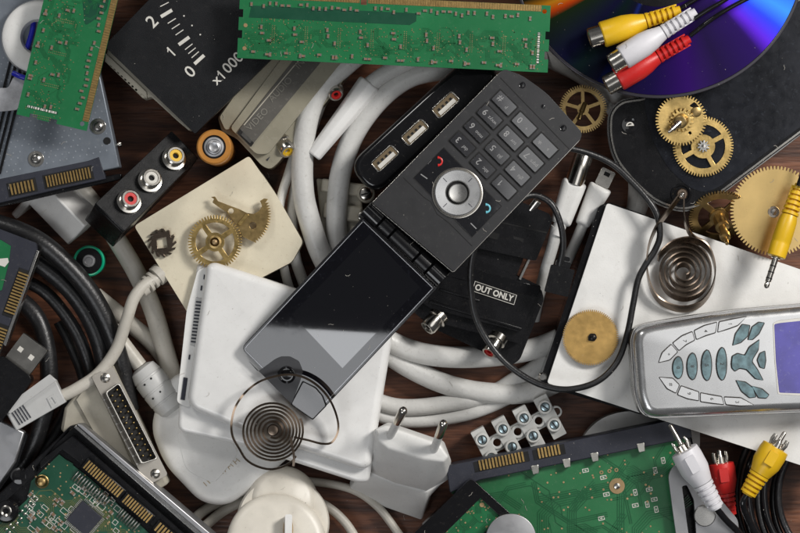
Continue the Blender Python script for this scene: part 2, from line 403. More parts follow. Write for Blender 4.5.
cr2.color_ramp.elements[0].color = (.5, .42, .38, 1); cr2.color_ramp.elements[1].color = (1, 1, 1, 1); L.new(n2.outputs[0], cr2.inputs[0])
mx = N.new('ShaderNodeMixRGB'); mx.blend_type = 'MULTIPLY'; mx.inputs[0].default_value = .8; L.new(cr.outputs[0], mx.inputs[1]); L.new(cr2.outputs[0], mx.inputs[2])
L.new(mx.outputs[0], b.inputs['Base Color']); b.inputs['Roughness'].default_value = .45
bp = N.new('ShaderNodeBump'); bp.inputs['Strength'].default_value = .25; bp.inputs['Distance'].default_value = .02; L.new(n2.outputs[0], bp.inputs['Height']); L.new(bp.outputs[0], b.inputs['Normal'])
F0 = Fr(400, 266.5, 0)
tag(part('table_top', MB().box(F0, -900, 900, -700, 700, -30, 0), mw), kind='structure')

# ================= thick grey cable coil =================
G_C = 'thick grey cables looped under the flip phone'
cable('thick_cable', 'thick grey cable arching left of the white barrel plug, outermost loop',
      [(400, 40, 45), (366, 50, 50), (344, 66, 54), (321, 88, 56), (309, 114, 56), (303, 150, 54), (303, 190, 52), (310, 222, 48), (323, 258, 42), (348, 300, 34), (376, 332, 28), (410, 350, 24), (450, 357, 22), (500, 355, 22), (545, 345, 22), (590, 320, 22), (620, 280, 22)], 10.8, m_cable, group=G_C)
cable('thick_cable', 'thick grey cable curving down beside the black hub, inner loop nearest the flip phone',
      [(545, 60, 26), (500, 62, 36), (440, 70, 46), (408, 78, 50), (380, 99, 52), (357, 129, 50), (344, 160, 46), (338, 192, 40), (337, 235, 32), (346, 290, 24), (370, 336, 20), (400, 362, 16), (445, 384, 14), (490, 393, 13), (535, 391, 13), (580, 370, 12)], 10.5, m_cable, group=G_C)
cable('thick_cable', 'thick grey cable crossing lowest under the loops, ending behind the terminal strip',
      [(330, 330, 24), (345, 372, 20), (368, 396, 17), (400, 407, 16), (445, 404, 13), (490, 394, 9), (515, 380, 9), (538, 366, 9), (580, 330, 9)], 8.5, m_cable, group=G_C)
cable('thick_cable', 'thinner grey cable, the bottom one of the loops above the two-pin plug',
      [(340, 340, 10), (352, 392, 12), (370, 411, 12), (400, 420, 10), (440, 419, 8), (485, 408, 7), (530, 384, 7), (565, 350, 7)], 7, m_cable, group=G_C)
cable('thick_cable', 'thick grey cable from under the memory module to the black handheld, upper of two bands',
      [(520, 15, 34), (545, 33, 34), (575, 62, 32), (607, 88, 28), (640, 118, 22), (650, 170, 16), (630, 230, 12)], 9, m_cable, group=G_C)
cable('thick_cable', 'thick grey cable passing over the dark brass gear toward the handheld, lower of two bands',
      [(500, 40, 22), (548, 58, 22), (590, 80, 20), (616, 110, 14), (634, 150, 12), (637, 200, 12), (625, 250, 12)], 9.5, m_cable, group=G_C)
cable('thin_cable', 'thin pale cable, leftmost strand between cream adapter and flip phone', [(318, 92, 30), (303, 128, 34), (290, 169, 38), (279.5, 207, 44), (281, 250, 36), (292, 295, 26), (320, 350, 20)], 4.6, m_cable)
cable('thin_cable', 'thin pale cable just right of the leftmost strand, beside the cream adapter', [(322, 100, 24), (305, 150, 28), (293, 205, 34), (294, 250, 34), (304, 284, 26), (330, 350, 16)], 5.6, m_cable)

# ================= left cables =================
G_B = 'black cables coiled at the left'
for i, (pts, r, lb) in enumerate([
    ([(-20, 218, 62), (30, 236, 66), (64, 262, 62), (95, 300, 54), (117, 350, 44), (130, 410, 34)], 9.5, 'thick black cable, outermost arc passing the green-rimmed cell'),
    ([(20, 250, 50), (60, 280, 46), (86, 312, 42), (101, 348, 38), (110, 400, 30)], 9, 'thick black cable, second arc inside the outermost one'),
    ([(10, 275, 34), (45, 292, 34), (74, 328, 32), (90, 368, 28), (98, 410, 20)], 6.5, 'thinner black cable, third arc toward the telephone plug'),
    ([(8, 290, 40), (38, 320, 42), (49, 370, 42), (42, 420, 38), (22, 465, 30), (-20, 500, 24)], 9, 'black cable running down behind the flat steel connector'),
    ([(58, 322, 16), (70, 345, 16), (84, 385, 14), (80, 430, 10)], 5, 'short thin black cable in the gap at the middle of the coil'),
    ([(75, 395, 14), (62, 425, 18), (44, 450, 22), (10, 480, 22)], 9, 'black cable curving under the telephone plug to the hard drive')]):
    cable('black_cable', lb, pts, r, m_blkc, group=G_B)
cable('thin_cable', 'thin light grey cable threaded between the black cables at the left', [(25, 245, 50), (55, 270, 44), (76, 300, 38), (95, 345, 30)], 3.2, m_cable)
cable('grey_cable', 'grey cable emerging either side of the black three-socket box', [(55, 165, 30), (81, 190, 30), (99, 212, 28), (117, 240, 26), (137, 274, 24), (153, 310, 22), (165, 350, 20), (180, 400, 16)], 9.5, m_cable2)
cable('grey_cable', 'grey cable behind the ferrite lump, crossing the dark wood gap', [(95, 295, 10), (128, 322, 10), (160, 352, 10), (185, 400, 10)], 8.5, m_cable2)

f = Fr(155, 386, 36, -52)
t = thing('ferrite_cable', 'grey cable with a ribbed ferrite lump, beside the white adapter', 'cable', f(0, 0, -20))
part('sheath', MB().tube(spline([(112, 328, 40), (124, 345, 38), (140, 366, 36)]) , 7.5), m_cable2, t, smooth=60)
part('ferrite_barrel', MB().lathe(f, (-24, 0, 0), (1, 0, 0), [(0, 8), (3, 14), (12, 16), (12.5, 15.4), (14, 15.4), (14.5, 16.3), (26, 16.6), (26.5, 16), (28, 16), (28.5, 16.6), (40, 16.5), (40.5, 15.8), (42, 15.8), (42.5, 16.3), (52, 15.5), (56, 12)], 36), m_greyw, t)
for u, v in ((-8, 3), (-7, -6), (8, 2), (9, -8)): part('dimple', MB().lathe(f, (u, v, 15.6), (0, 0, 1), [(0, 1.1), (.9, 1.1)], 10), m_hole, t)

# telephone plug and its lead
f = Fr(34, 405, 70, 33)
t = thing('telephone_plug', 'light grey telephone plug with latch and curved beige lead', 'plug', f(0, 0, -12))
part('housing', MB().prism(f, f.tr([(5, 411), (55, 379), (66, 402), (16, 431)]), -13, 0), m_greyw, t, bev=1.2)
l = part('latch', MB().prism(f, f.tr([(3, 408), (50, 374), (57, 380), (10, 414)]), .2, 4), m_greyw, t, bev=.8)
b = MB(); contacts(b, f, -24, -8, -9, 6, .2, .9, 5, 0, .35); part('contact_slots', b, m_hddp, t)
part('window', MB().prism(f, f.tr([(47, 398), (53, 394), (58, 404), (52, 408)]), .1, 1.0, holes=[f.tr([(49, 399), (52, 397), (56, 403), (53, 405)])]), m_greyw, t)
part('lead', MB().tube(spline([(58, 398, 63), (76, 389, 62), (98, 374, 62), (116, 350, 64), (126, 322, 66), (134, 298, 66), (146, 284, 62), (160, 277, 56)]), 6), m_cable2, t, smooth=60)
g = Fr(151, 281, 61, 42)
r_ = part('strain_relief', MB().lathe(g, (-15, 0, 0), (1, 0, -.3), [(0, 6.2), (1, 8), (7, 8.6), (7.5, 6.5), (9.5, 6.5), (10, 9.4), (13, 9.4), (13.5, 6.5), (15.5, 6.5), (16, 9.4), (19, 9.4), (19.5, 6.8), (21.5, 6.8), (22, 10.6), (29, 10.8), (31, 9)], 20), m_cable2, t)

# USB-A plug
f = Fr(24, 357, 72, 53)
t = thing('usb_plug', 'black cable end with bare steel USB plug, left edge', 'plug', f(0, 0, -14))
s = part('steel_shell', MB().prism(f, rrect(-12, 19, -15, 15, 1), -12, 0), M('dull_plug_steel', (.26, .25, .23), .35, metal=1, dust=.2), t, bev=1)
for v in (-6, 7.5): part('shell_hole', MB().box(f, 1.5, 6.5, v - 2.5, v + 2.5, -.2, .25), m_ink, s)
part('grip', MB().prism(f, rrect(-70, -11, -21, 21, 7), -20, 4), m_blk, t, bev=3)

# DB25 connector
f = Fr(130, 427, 60, -63)
t = thing('parallel_port_connector', 'beige parallel port connector with steel flange and rows of pins', 'connector', f(0, 0, -45))
part('hood', MB().prism(f, f.tr([(92, 372), (112, 364), (168, 484), (140, 500), (60, 430), (64, 408)]), -45, -4), m_beige, t, bev=2.5)
part('hood_step', MB().prism(f, f.tr([(88, 384), (95, 381), (142, 484), (120, 480), (76, 400)]), -4, -.5), m_beige, t, bev=1)
f = Fr(130, 427, 66, -63, -15)
fl = part('flange', MB().prism(f, rrect(-63, 60, -12, 12, 3), -1, 2), M('dull_flange_steel', (.3, .28, .25), .3, metal=1, dust=.25), t, bev=.6)
sh = rpoly([(-45, 8.5), (41, 8.5), (38, -9), (-42, -9)], 3); si = rpoly([(-43.3, 7), (39.3, 7), (36.6, -7.4), (-40.6, -7.4)], 2.5)
part('shell', MB().prism(f, sh, 1.5, 15, holes=[si]), m_nickel, t, bev=.5)
part('insulator', MB().prism(f, si, 1.6, 9), m_hole, t)
for v, n, u0 in ((3.4, 13, -39), (-3.4, 12, -36)):
    for i in range(n): part('pin', MB().lathe(f, (u0 + i * 6.1, v, 9), (0, 0, 1), [(0, 1), (4, 1), (5, .5)], 8), m_brassl, t)
for u in (-55, 53): screw(f, (u, 1 if u > 0 else 0, 2.1), 5, t, m_nickel, 70)
# dimples along the flange edge
for i in range(9): part('flange_dimple', MB().lathe(f, (-36 + i * 9, -10.6, 2), (0, 0, 1), [(0, 1.2), (.3, .8)], 8), m_steel, t)

# grey housing at left edge
f = Fr(8, 452, 60, 0)
t = thing('steel_edge_connector', 'flat grey metal connector shell cut off by the left edge', 'connector', f(0, 0, -20))
part('shell', MB().prism(f, f.tr([(-30, 415), (0, 420), (25, 432), (16, 462), (-2, 488), (-30, 500)]), -14, 0), m_alu, t, bev=2)
part('rim', MB().prism(f, f.tr([(25, 433), (27, 436), (17, 466), (-2, 492), (-3, 488), (15, 462)]), -18, -3), m_blk, t)

# ================= flanged white block =================
f = Fr(56, 217, 50, -46, 38, 0)
t = thing('flanged_block', 'white plastic plug body with square flange, under the silver drive', 'plug', P(56, 217, 0))
part('body', MB().box(f, -30, 28, -15, 19, -36, 0), m_white2, t, bev=1.5)
part('flange', MB().box(f, -36, -28, -40, 24, -40, 2), m_white2, t, bev=2)
part('neck', MB().lathe(f, (-62, 0, -16), (1, 0, 0), [(0, 9), (26, 11)], 20), m_cable, t)

# ================= cream adapter with clock parts =================
f = Fr(220, 235, 62, 0)
t = thing('cream_adapter', 'square cream plastic power adapter lying flat between battery and white adapter', 'adapter', f(0, 0, -55))
tp = f.tr([(249, 156), (275, 193), (303, 242), (292, 262), (189, 315), (134, 226)])
part('shell', MB().prism(f, rpoly(tp, [3, 8, 4, 4, 4, 4]), -50, -12), m_cream, t, bev=2)
part('lid', MB().prism(f, rpoly(tp, [3, 8, 4, 4, 4, 4]), -11, 0), m_cream, t, bev=2.2)
G_G = 'loose clock wheels scattered over the pile'
g = Fr(162, 243, 64.5, 8)
tag(part('saw_wheel', MB().prism(g, gear_poly((0, 0), 14.5, 11, 13, skew=.55), -2, 1.5, holes=[[(-5, -5), (5, -5), (5, 5), (-5, 5)]]), m_spring, bev=.2), 'small dark saw-toothed wheel with a square hole', 'gear', G_G)
m_spring_dark = m_spring
g = Fr(215, 242, 71, 10)
t = thing('clock_gear', 'brass gear with four crescent windows lying on the cream adapter', 'gear', g(0, 0, -8), G_G)
part('wheel', MB().prism(g, gear_poly((0, 0), 27, 23.6, 54), -1, 1, holes=windows((0, 0), 9.5, 19.5, 4, 5, R(25)) + [circ(0, 0, 3.5, 16)]), m_brass, t, bev=.2)
part('hub', MB().lathe(g, (0, 0, -7), (0, 0, 1), [(0, 6), (8, 6), (8, 6.6), (10, 6.6), (10.5, 4.6), (7, 3.2), (7, .01)], 24), m_brassd, t)
part('pivot', MB().lathe(g, (0, 0, -4), (0, 0, 1), [(0, 3), (12.5, 2.4), (13.2, 1)], 14), m_copper, t)
g = Fr(245, 222, 70, 0)
rk = [(211, 197), (215, 196.5), (218, 201), (228, 205), (239, 209), (247, 213), (254, 214), (259, 211), (262, 206.5), (261, 203), (260, 201), (264, 198.5), (268, 199)]
cx, cy = 238, 215
arc = []
for i in range(34):
    a = R(24 - i * 2.45); rr = 33.5 if i % 2 else 30.2; arc.append((cx + rr * math.cos(a), cy - rr * math.sin(a)))
rk += arc[0:] + [(243, 237), (233.5, 221), (226, 212), (218.5, 207), (212.5, 202.5), (214, 199)]
t = thing('clock_rack', 'brass toothed sector lever with a pointed tail beside the windowed gear', 'gear', g(0, 0, -8), G_G)
part('sector_plate', MB().prism(g, g.tr(rk), -1.2, 1.2, holes=[g.tr(circ(231, 211, 2.8, 14)), g.tr(circ(253, 225.5, 3.5, 16))]), m_brassd, t, bev=.25)
part('bridge', MB().prism(g, g.tr([(246, 213.5), (249.5, 215), (240.5, 226), (237.5, 224)]), 1.2, 3.2), m_brass, t, bev=.4)

# ================= batteries =================
t = thing('battery', 'orange-jacketed battery standing on end, steel button up', 'battery', P(214, 147, 0))
f = Fr(214, 147, 96)
part('jacket', MB().lathe(f, (0, 0, -90), (0, 0, 1), [(0, 17), (88, 17.6), (90, 17.4), (91.3, 16), (91, 12), (90, 11.7)], 48), m_orange, t)
part('seal_ring', MB().lathe(f, (0, 0, 0), (0, 0, 1), [(0, 11.8), (.3, 10)], 40), m_blk, t)
part('button', MB().lathe(f, (0, 0, 0), (0, 0, 1), [(0, 10.2), (1.2, 9.8), (1.5, 8), (.6, 7), (.8, 6.2), (4.4, 5.6), (5, 4.4), (4.2, 2), (4.2, .01)], 36), m_alu, t)
t = thing('battery', 'green-rimmed battery standing on end with a small flat contact', 'battery', P(91, 262, 0))
f = Fr(89, 261, 34)
part('jacket', MB().lathe(f, (0, 0, -33), (0, 0, 1), [(0, 14), (32, 15.6), (33.5, 15.5), (34.5, 14.4), (34, 13.2), (33, 12.9)], 48), m_greenp, t)
part('seal_ring', MB().lathe(f, (0, 0, 0), (0, 0, 1), [(0, 13), (.4, 6)], 40), m_blk, t)
part('contact', MB().lathe(f, (0, 0, 0.2), (0, 0, 1), [(0, 6.6), (2, 6), (2.2, 4), (1.6, 3.6), (1.6, .01)], 30), m_alu, t)

# ================= three-socket box =================
f = Fr(146, 182, 88, 44, 0, 24)
t = thing('socket_box', 'black box with yellow, white and red phono sockets in a row', 'connector', P(150, 190, 20))
tp = f.tr([(171, 132), (198, 159), (123, 233), (94, 205)])
part('case', MB().prism(f, tp, -50, -1), m_blk, t, bev=1.5)
part('lid', MB().prism(f, tp, -.4, 4), m_blk, t, bev=1.2)
for (x, y), mm in (((173, 160), m_yel), ((149, 182), m_ink), ((128, 203), m_red)):
    u, v = f.uv(x, y); jack(f, (u - 1, v, 4), (0, 0, 1), 10.6, 13, mm, t)

# ================= silver drive, left =================
f = Fr(121, 174, 84, 12)
t = thing('silver_drive', 'grey perforated metal drive with black edge connector and gold contacts', 'hard drive', f(0, 0, -30))
b = MB(); b.box(f, -190, 0, 7, 260, -26, 0); 
rg = random.Random(3)
plate = b
pl = part('plate', plate, M('drive_plate_grey', (.2, .225, .26), .42, metal=.5, var=.08, dust=.2), t, bev=1.2)
b = MB()
for i in range(27):
    for j in range(22):
        u = -186 + i * 6.8 + (3.4 if j % 2 else 0); v = 26 + j * 5.6
        if u < -2 and (u + 88) ** 2 + (v - 34) ** 2 > 90 and (u + 22) ** 2 + (v - 44) ** 2 > 120: b.prism(f, circ(u, v, .85, 6), -.1, .3)
part('embossed_dots', b, M('drive_plate_dots', (.33, .36, .4), .4, metal=.4), pl)
part('edge_connector', MB().prism(f, f.tr([(-40, 182), (0, 179), (88, 161), (99, 157), (106, 179), (60, 189), (0, 203), (-40, 212)]), -15, 1), m_hddp, t, bev=.8)
part('front_edge', MB().prism(f, f.tr([(106, 176), (121, 173.5), (121, 179), (60, 193), (-10, 209), (-10, 200)]), -16, -4), m_blk, t, bev=.8)
b = MB()
for (x0, y0, x1, y1, n, nm) in ((10, 190, 35, 186, 7, ''), (46, 182, 91, 172, 15, '')):
    (u0, v0), (u1, v1) = f.uv(x0, y0), f.uv(x1, y1); part('contact_bay', MB().box(f, u0 - 2, u1 + 2, v0 - 7, v0 + 7, .6, 1.5), m_hole, t); bb = MB(); contacts(bb, f, u0, u1, v0 - 5.5, v0 + 5.5, 1.2, 3, n, 0, .5); part('contact_row', bb, m_gold, t)
for x, y in ((36, 159), (98, 126.5)):
    u, v = f.uv(x, y); part('screw_boss', MB().prism(f, circ(u, v, 8, 28), -.2, .8), m_nickel, t, bev=.3); screw(f, (u, v, .9), 5.2, t, torx=True)
u, v = f.uv(107, 141); part('threaded_hole', MB().lathe(f, (u, v, 0), (0, 0, 1), [(0, 3.8), (.6, 3.6), (.6, 2.4), (.2, 2.2), (.2, .01)], 20), m_hole, t)
part('side_screw', MB().lathe(f, (-1, 30, -12), (1, 0, 0), [(0, 1.5), (4, 1.5), (4.2, 3), (6.5, 3), (7, 2)], 14), m_nickel, t)

f = Fr(6, 120, 86, 76)
t = thing('ribbed_strip', 'black ribbed plastic strip along the left edge under the white ring', 'plastic strip', f(0, 0, -10))
part('base', MB().box(f, -55, 70, -9, 22, -12, -4), m_blk, t, bev=1)
for i in range(4): part('rib', MB().box(f, -54, 69, -8 + i * 5.5, -5.5 + i * 5.5, -4.2, 1), m_blk, t, bev=.6)

f = Fr(10, 92, 92, 62)
m_film = M('cloudy_plastic', (.45, .45, .47), .25, var=.3, vs=6, bump=.9, bs=9, dust=.2, coat=.5)
solo('clear_plastic_clip', 'cloudy crumpled plastic clip below the white ring', 'plastic clip', MB().prism(f, rpoly(f.tr([(14, 76), (26, 79), (24, 98), (17, 110), (-4, 112), (-4, 88), (8, 88)]), 3), -10, 0), m_film, bev=2)
solo('blue_strip', 'dark blue plastic strip seen through the white ring', 'plastic strip', MB().tube(spline([(35, 12, 84), (32, 32, 86), (26, 52, 86)]), 2.6).tube(spline([(13, 73, 95), (19, 76, 97), (25, 78, 97)]), 2.6), m_blue)
f = Fr(38, 37, 96)
solo('white_ring', 'white plastic ring half hidden by the upright memory module', 'ring', MB().lathe(f, (0, 0, -14), (0, 0, 1), [(-6, 28), (-10, 33), (-6, 37), (4, 38), (12, 36), (14, 33), (14, 22), (12, 18), (4, 16), (-6, 17), (-10, 20), (-6, 28)], 56, caps=False), m_white2)
f = Fr(4, 8, 70, 75)
solo('circuit_board', 'corner of a green circuit board behind the white ring', 'circuit board', MB().prism(f, f.tr([(-20, -20), (14, -20), (6, 22), (-20, 30)]), -3, 0), m_pcb)

# ================= drive corner, left edge =================
f = Fr(20, 280, 84, 70)
t = thing('hard_drive', 'corner of a grey framed drive with gold contacts, above the steel plug', 'hard drive', f(0, 0, -30))
part('frame', MB().prism(f, rpoly(f.tr([(-30, 218), (2, 230), (36, 243), (37, 250), (4, 342), (-30, 390)]), 2), -26, 0), m_hddp, t, bev=1.2)
part('board', MB().prism(f, f.tr([(-30, 230), (1, 240), (11, 246), (9, 262), (2, 290), (-30, 300)]), -.5, 1), m_pcb, t)
part('board_label', MB().prism(f, f.tr([(-4, 259), (8, 258), (9, 262), (5, 267), (-4, 264)]), 1.1, 1.5), m_ink, t)
part('metal_rim', MB().prism(f, f.tr([(37, 250), (39.5, 251), (6, 346), (3, 344)]), -20, 1.2), m_steel, t, bev=.4)
for (x0, y0, x1, y1, n) in ((7, 313, 20, 271, 14), (-8, 350, 2, 327, 8)):
    u0, v0 = f.uv(x0, y0); u1, v1 = f.uv(x1, y1)
    part('contact_bay', MB().box(f, u0 - 3, u1 + 3, v0 - 9, v0 + 4, -.3, .6), m_hole, t)
    b = MB(); contacts(b, f, u0, u1, v0 - 8, v0 + 3, .5, 2, n, 0, .5); part('contact_row', b, m_gold, t)

# ================= white ring-plug etc: round white plug =================
m_offw = M('off_white_plastic', (.68, .64, .56), .38, var=.1, dust=.3)
f = Fr(278, 528, 66, 0, -12, 6)
t = thing('round_plug', 'round off-white mains plug standing at the bottom edge', 'plug', P(282, 530, 0))
part('skirt', MB().lathe(f, (6, 8, -60), (0, 0, 1), [(0, 40), (20, 42), (30, 43), (38, 46), (44, 47), (48, 45)], 56), m_offw, t, smooth=60)
part('collar', MB().lathe(f, (6, 30, -30), (0, 0, 1), [(0, 36), (8, 36), (14, 34.5), (19, 31), (22, 26), (23, .01)], 48), m_offw, t, smooth=50)
face = part('face', MB().lathe(f, (-1, -14, -14), (0, 0, 1), [(0, 50), (6, 50), (10, 48.5), (12.5, 45), (13.6, 40), (13.6, .01)], 56), m_offw, t, smooth=60)
part('pin_slot', MB().prism(f, f.tr(circ(288, 530, 5, 16, ry=14)), -8, 3.2, ), m_copper, t, bev=.5)
part('pin', MB().prism(f, rrect(6, 13, -16, 12, 2), -4, 16), m_white2, t, bev=.8)
for n_, (pts, r_, lb) in enumerate([
    ([(235, 470, 8), (262, 483, 10), (292, 480, 12), (345, 487, 12), (376, 505, 10), (402, 538, 8)], 4.2, 'thin beige cord looping above the round plug toward the bottom edge'),
    ([(290, 488, 16), (325, 505, 16), (345, 522, 14), (360, 545, 12)], 4.5, 'thin beige cord just right of the round plug'),
    ([(255, 496, 12), (222, 512, 10), (190, 540, 8)], 5, 'thin beige cord left of the round plug'),
    ([(262, 488, 7), (232, 498, 6), (202, 512, 6), (170, 545, 6)], 5, 'thin beige cord lying farthest left of the round plug')]):
    cable('thin_cable', lb, pts, r_, m_cable2, cat='cord', group='thin beige cords around the round plug')

# ================= white adapter and rounded white box =================
f = Fr(225, 450, 44, -35)
t = thing('rounded_box', 'rounded off-white plastic box lying under the white adapter', 'plastic box', f(0, 0, -40))
op = f.tr([(176, 372), (158, 395), (150, 430), (164, 465), (200, 503), (226, 507), (252, 490), (320, 430), (300, 380)])
part('shell', MB().prism(f, rpoly(op, 14, 6), -42, -12, top=None), m_white2, t, bev=3)
part('lid', MB().dome(f, op, [12, 14, 14, 14, 14, 14, 14, 14, 14], -11.5, 0, 9, n=7), m_white2, t, smooth=60)
part('raised_panel', MB().prism(f, rpoly(f.tr([(176, 432), (214, 425), (240, 452), (214, 484), (186, 470)]), 8), -.5, .5), m_white2, t, bev=.3)
b = MB()
rg = random.Random(5); u0, v0 = f.uv(205, 484); u1, v1 = f.uv(238, 460)
for i in range(11):
    k = i / 10; g = f.at(u0 + (u1 - u0) * k, v0 + (v1 - v0) * k, 0, 71 + rg.uniform(-20, 20)); b.box(g, -.35, .35, -2.6, 2.6, -.1, .35); 
    if i % 2: b.box(g, -.3, 3, -.3, .4, -.1, .3)
part('worn_lettering', b, M('worn_ink', (.42, .33, .2), .6), t)

f = Fr(285, 375, 82, -17.5)
t = thing('white_adapter', 'large white power adapter with rounded edges and port strip, under the flip phone', 'adapter', f(0, 0, -70))
op = f.tr([(196, 264), (205, 262), (392, 321), (392, 340), (369, 483), (358, 484), (240, 446), (176, 432), (178, 405)])
part('shell', MB().dome(f, op, [10, 8, 10, 4, 9, 9, 20, 9, 8], -62, -14, 5, under=6), m_white, t, smooth=60)
tp = f.tr([(206, 265), (214, 262), (391, 320), (392, 338), (371, 466), (362, 470), (240, 430), (186, 407)])
part('lid', MB().dome(f, tp, [9, 12, 12, 6, 12, 12, 20, 14], -40, 0, 8, n=7), m_white, t, smooth=60)
g = Fr(196, 322, 66, 0)
ps = part('port_strip', MB().prism(g, rpoly(g.tr([(198, 270), (209, 266), (190, 408), (177, 402), (187, 310)]), 4), -20, 4), m_white2, t, bev=1.5)
so = part('port', MB().prism(g, g.tr([(196.5, 297), (204, 299), (198, 347), (190.5, 345)]), 3.5, 4.8), m_greyw, ps, bev=.4)
b = MB()
for i in range(13):
    y = 301 + i * 3.3; x = 199.3 - i * .42; b.prism(g, g.tr([(x - 3, y), (x + 3, y + .6), (x + 2.8, y + 2), (x - 3.1, y + 1.4)]), 4.6, 5.4)
part('port_slots', b, m_hddp, ps)
part('small_port', MB().prism(g, g.tr([(184, 377), (188, 378), (185, 400), (181, 399)]), 3.5, 4.9), m_hddp, ps)
for x, y in ((205, 277), (202, 288), (190, 357)): part('port_mark', MB().prism(g, g.tr([(x - .8, y - 2.5), (x + .8, y - 2.2), (x + .2, y + 2.5), (x - 1.4, y + 2.2)]), 4, 4.7), m_hddp, ps)
# ================= panel meter =================
f = Fr(200, 60, 94, 45)
t = thing('panel_meter', 'black square dial face with white scale marks and numerals, aged beige back', 'meter', f(0, 0, -60))
part('beige_back', MB().prism(f, f.tr([(103, 60), (142, 98), (150, 96), (176, 120), (188, 130), (330, -20), (240, -100), (108, 44)]), -50, -14), m_beige, t, bev=1)
b = MB()
for i in range(9):
    k = i / 9; x, y = 107 + 32 * k, 59 + 31 * k; b.prism(f, f.tr([(x, y), (x + 5.5, y + 4.8), (x + 3.5, y + 7.5), (x - 2, y + 2.6)]), -16, -12.6)
part('rim_lugs', b, m_beige, t)
part('step', MB().prism(f, f.tr([(104, 52), (146, 92), (146, 98), (104, 60)]), -30, -12.2), m_beige, t, bev=.7)
face = part('face_plate', MB().prism(f, rpoly(f.tr([(104, 46), (195, 134), (350, -18), (256, -110)]), 2), -11, 0), m_chard, t, bev=1)
sc_ = MB()
def tick(b, x, y, l, wd, a):
    u, v = f.uv(x, y); g = f.at(u, v, 0, a - 45); b.box(g, -l / 2, l / 2, -wd / 2, wd / 2, -.1, .3)
for x, y, a in ((166.5, 13.5, 31), (184, 41, 36), (199.3, 59.7, 42)): tick(sc_, x, y, 13, 3.4, a)
for x, y, a in ((164.5, 4.5, 27), (171.8, 21, 32), (175.8, 26.5, 33), (179.5, 32.5, 34), (188.8, 46.8, 38), (192, 50.8, 39), (195.2, 54.8, 41)): tick(sc_, x, y, 9.5, .9, a)
for x, y in ((192, 25.6), (200.3, 34.7), (184, 16)): tick(sc_, x, y, 1.4, 1.4, 0)
part('scale_marks', sc_, m_ink, t)
for s, x, y, sz in (('2', 152.3, 22, 18), ('1', 171.2, 51.5, 15), ('0', 190.4, 72, 17)): u, v = f.uv(x, y); part('numeral', one(MB(), f, u, v, 0, 11.5, 0) if s == '1' else MB().text(f, u, v, 0, sz, s, ang=0, bold=.14), m_ink, t)
u, v = f.uv(229.5, 66.5); b = MB().text(f, u - 19, v - .3, 0, 14, 'x', bold=.1).text(f, u + 5, v, 0, 15.5, '000', bold=.12); one(b, f, u - 11.6, v, 0, 10.6); part('multiplier', b, m_ink, t)

# ================= audio video adapter =================
f = Fr(280, 100, 70, 49)
t = thing('audio_video_adapter', 'beige plastic adapter embossed VIDEO and AUDIO with phono sockets on its side', 'adapter', f(0, 0, -60))
m_emb = M('embossed_plastic', (.2, .19, .165), .3)
m_trl = M('smoky_beige_plastic', (.27, .25, .19), .28, var=.2, dust=.25, coat=.2, vs=1.2)
m_trg = M('smoky_grey_plastic', (.1, .095, .085), .25, var=.15, dust=.2, coat=.2)
part('base', MB().prism(f, rpoly(f.tr([(217, 117), (221, 131), (236, 138), (262, 166), (270, 169), (278, 162), (362, 56), (300, 0)]), 4), -60, -12), m_trl, t, bev=3)
part('shoulder', MB().prism(f, rpoly(f.tr([(219, 117), (225, 130), (232, 128), (315, 20), (295, 10)]), 3), -12, -5), m_trl, t, bev=2)
part('upper_body', MB().prism(f, rpoly(f.tr([(230, 128), (256, 154), (268, 154), (346, 56), (310, 20)]), 4), -12, -2), m_trl, t, bev=3)
pn = part('name_panel', MB().prism(f, rpoly(f.tr([(238, 131), (252, 145), (326, 56), (308, 42)]), 2), -2.5, 0), m_trg, t, bev=.7)
part('latch_slot', MB().prism(f, f.tr([(240, 129), (254, 143), (251, 147), (237, 133)]), -.3, .5), m_hole, t)
part('latch', MB().prism(f, f.tr([(243, 132), (252, 141), (250, 143.5), (241, 135)]), .4, 1.2), m_nickel, t)
u, v = f.uv(257.5, 119.5); part('embossed_word', MB().text(f, u, v, 0, 9.5, 'VIDEO', ang=-2, th=.5, bold=.01), m_emb, pn)
u, v = f.uv(280.5, 89.5); part('embossed_word', MB().text(f, u, v, 0, 9.5, 'AUDIO', ang=-2, th=.5, bold=.01), m_emb, pn)
u, v = f.uv(300, 64); part('embossed_word', MB().text(f, u, v, 0, 9.5, 'IN', ang=-2, th=.5, bold=.01), m_emb, pn)
part('panel_line', MB().prism(f, f.tr([(243.5, 125), (244.3, 125.6), (301, 58.6), (300.2, 58)]), -.2, .5), m_beige, pn)
u, v = f.uv(268, 158); part('arrow_mark', MB().prism(f, [(u - 2.5, v - 1), (u + 2.5, v), (u - 2.5, v + 1)], -12.2, -11.2), m_hddp, t)
jack(f, (*f.uv(281, 140), -20), (-.35, -1, .8), 9.4, 17, m_yel, t)
jack(f, (*f.uv(333, 88), -18), (-.35, -.8, 1.1), 8.4, 12, m_red, t)

# ================= white cylinder plug =================
f = Fr(343, 118, 60, 52)
t = thing('barrel_plug', 'long white tapering plug between two thick cable loops', 'plug', f(0, 0, -12))
b = MB(); loops = []
for u, r in ((-48, 6.4), (-47, 8), (0, 10.4), (40, 12.6), (43, 12.6), (44, 11)):
    loops.append([f(u, r * math.cos(R(a)), r * math.sin(R(a)) - 2) for a in range(0, 360, 45)])
part('grip', b.loft(loops), m_white, t, bev=1.2)
part('lead', MB().tube(spline([(368, 86, 60), (385, 74, 60), (408, 62, 60), (440, 48, 56)]), 8.2), m_cable, t, smooth=60)

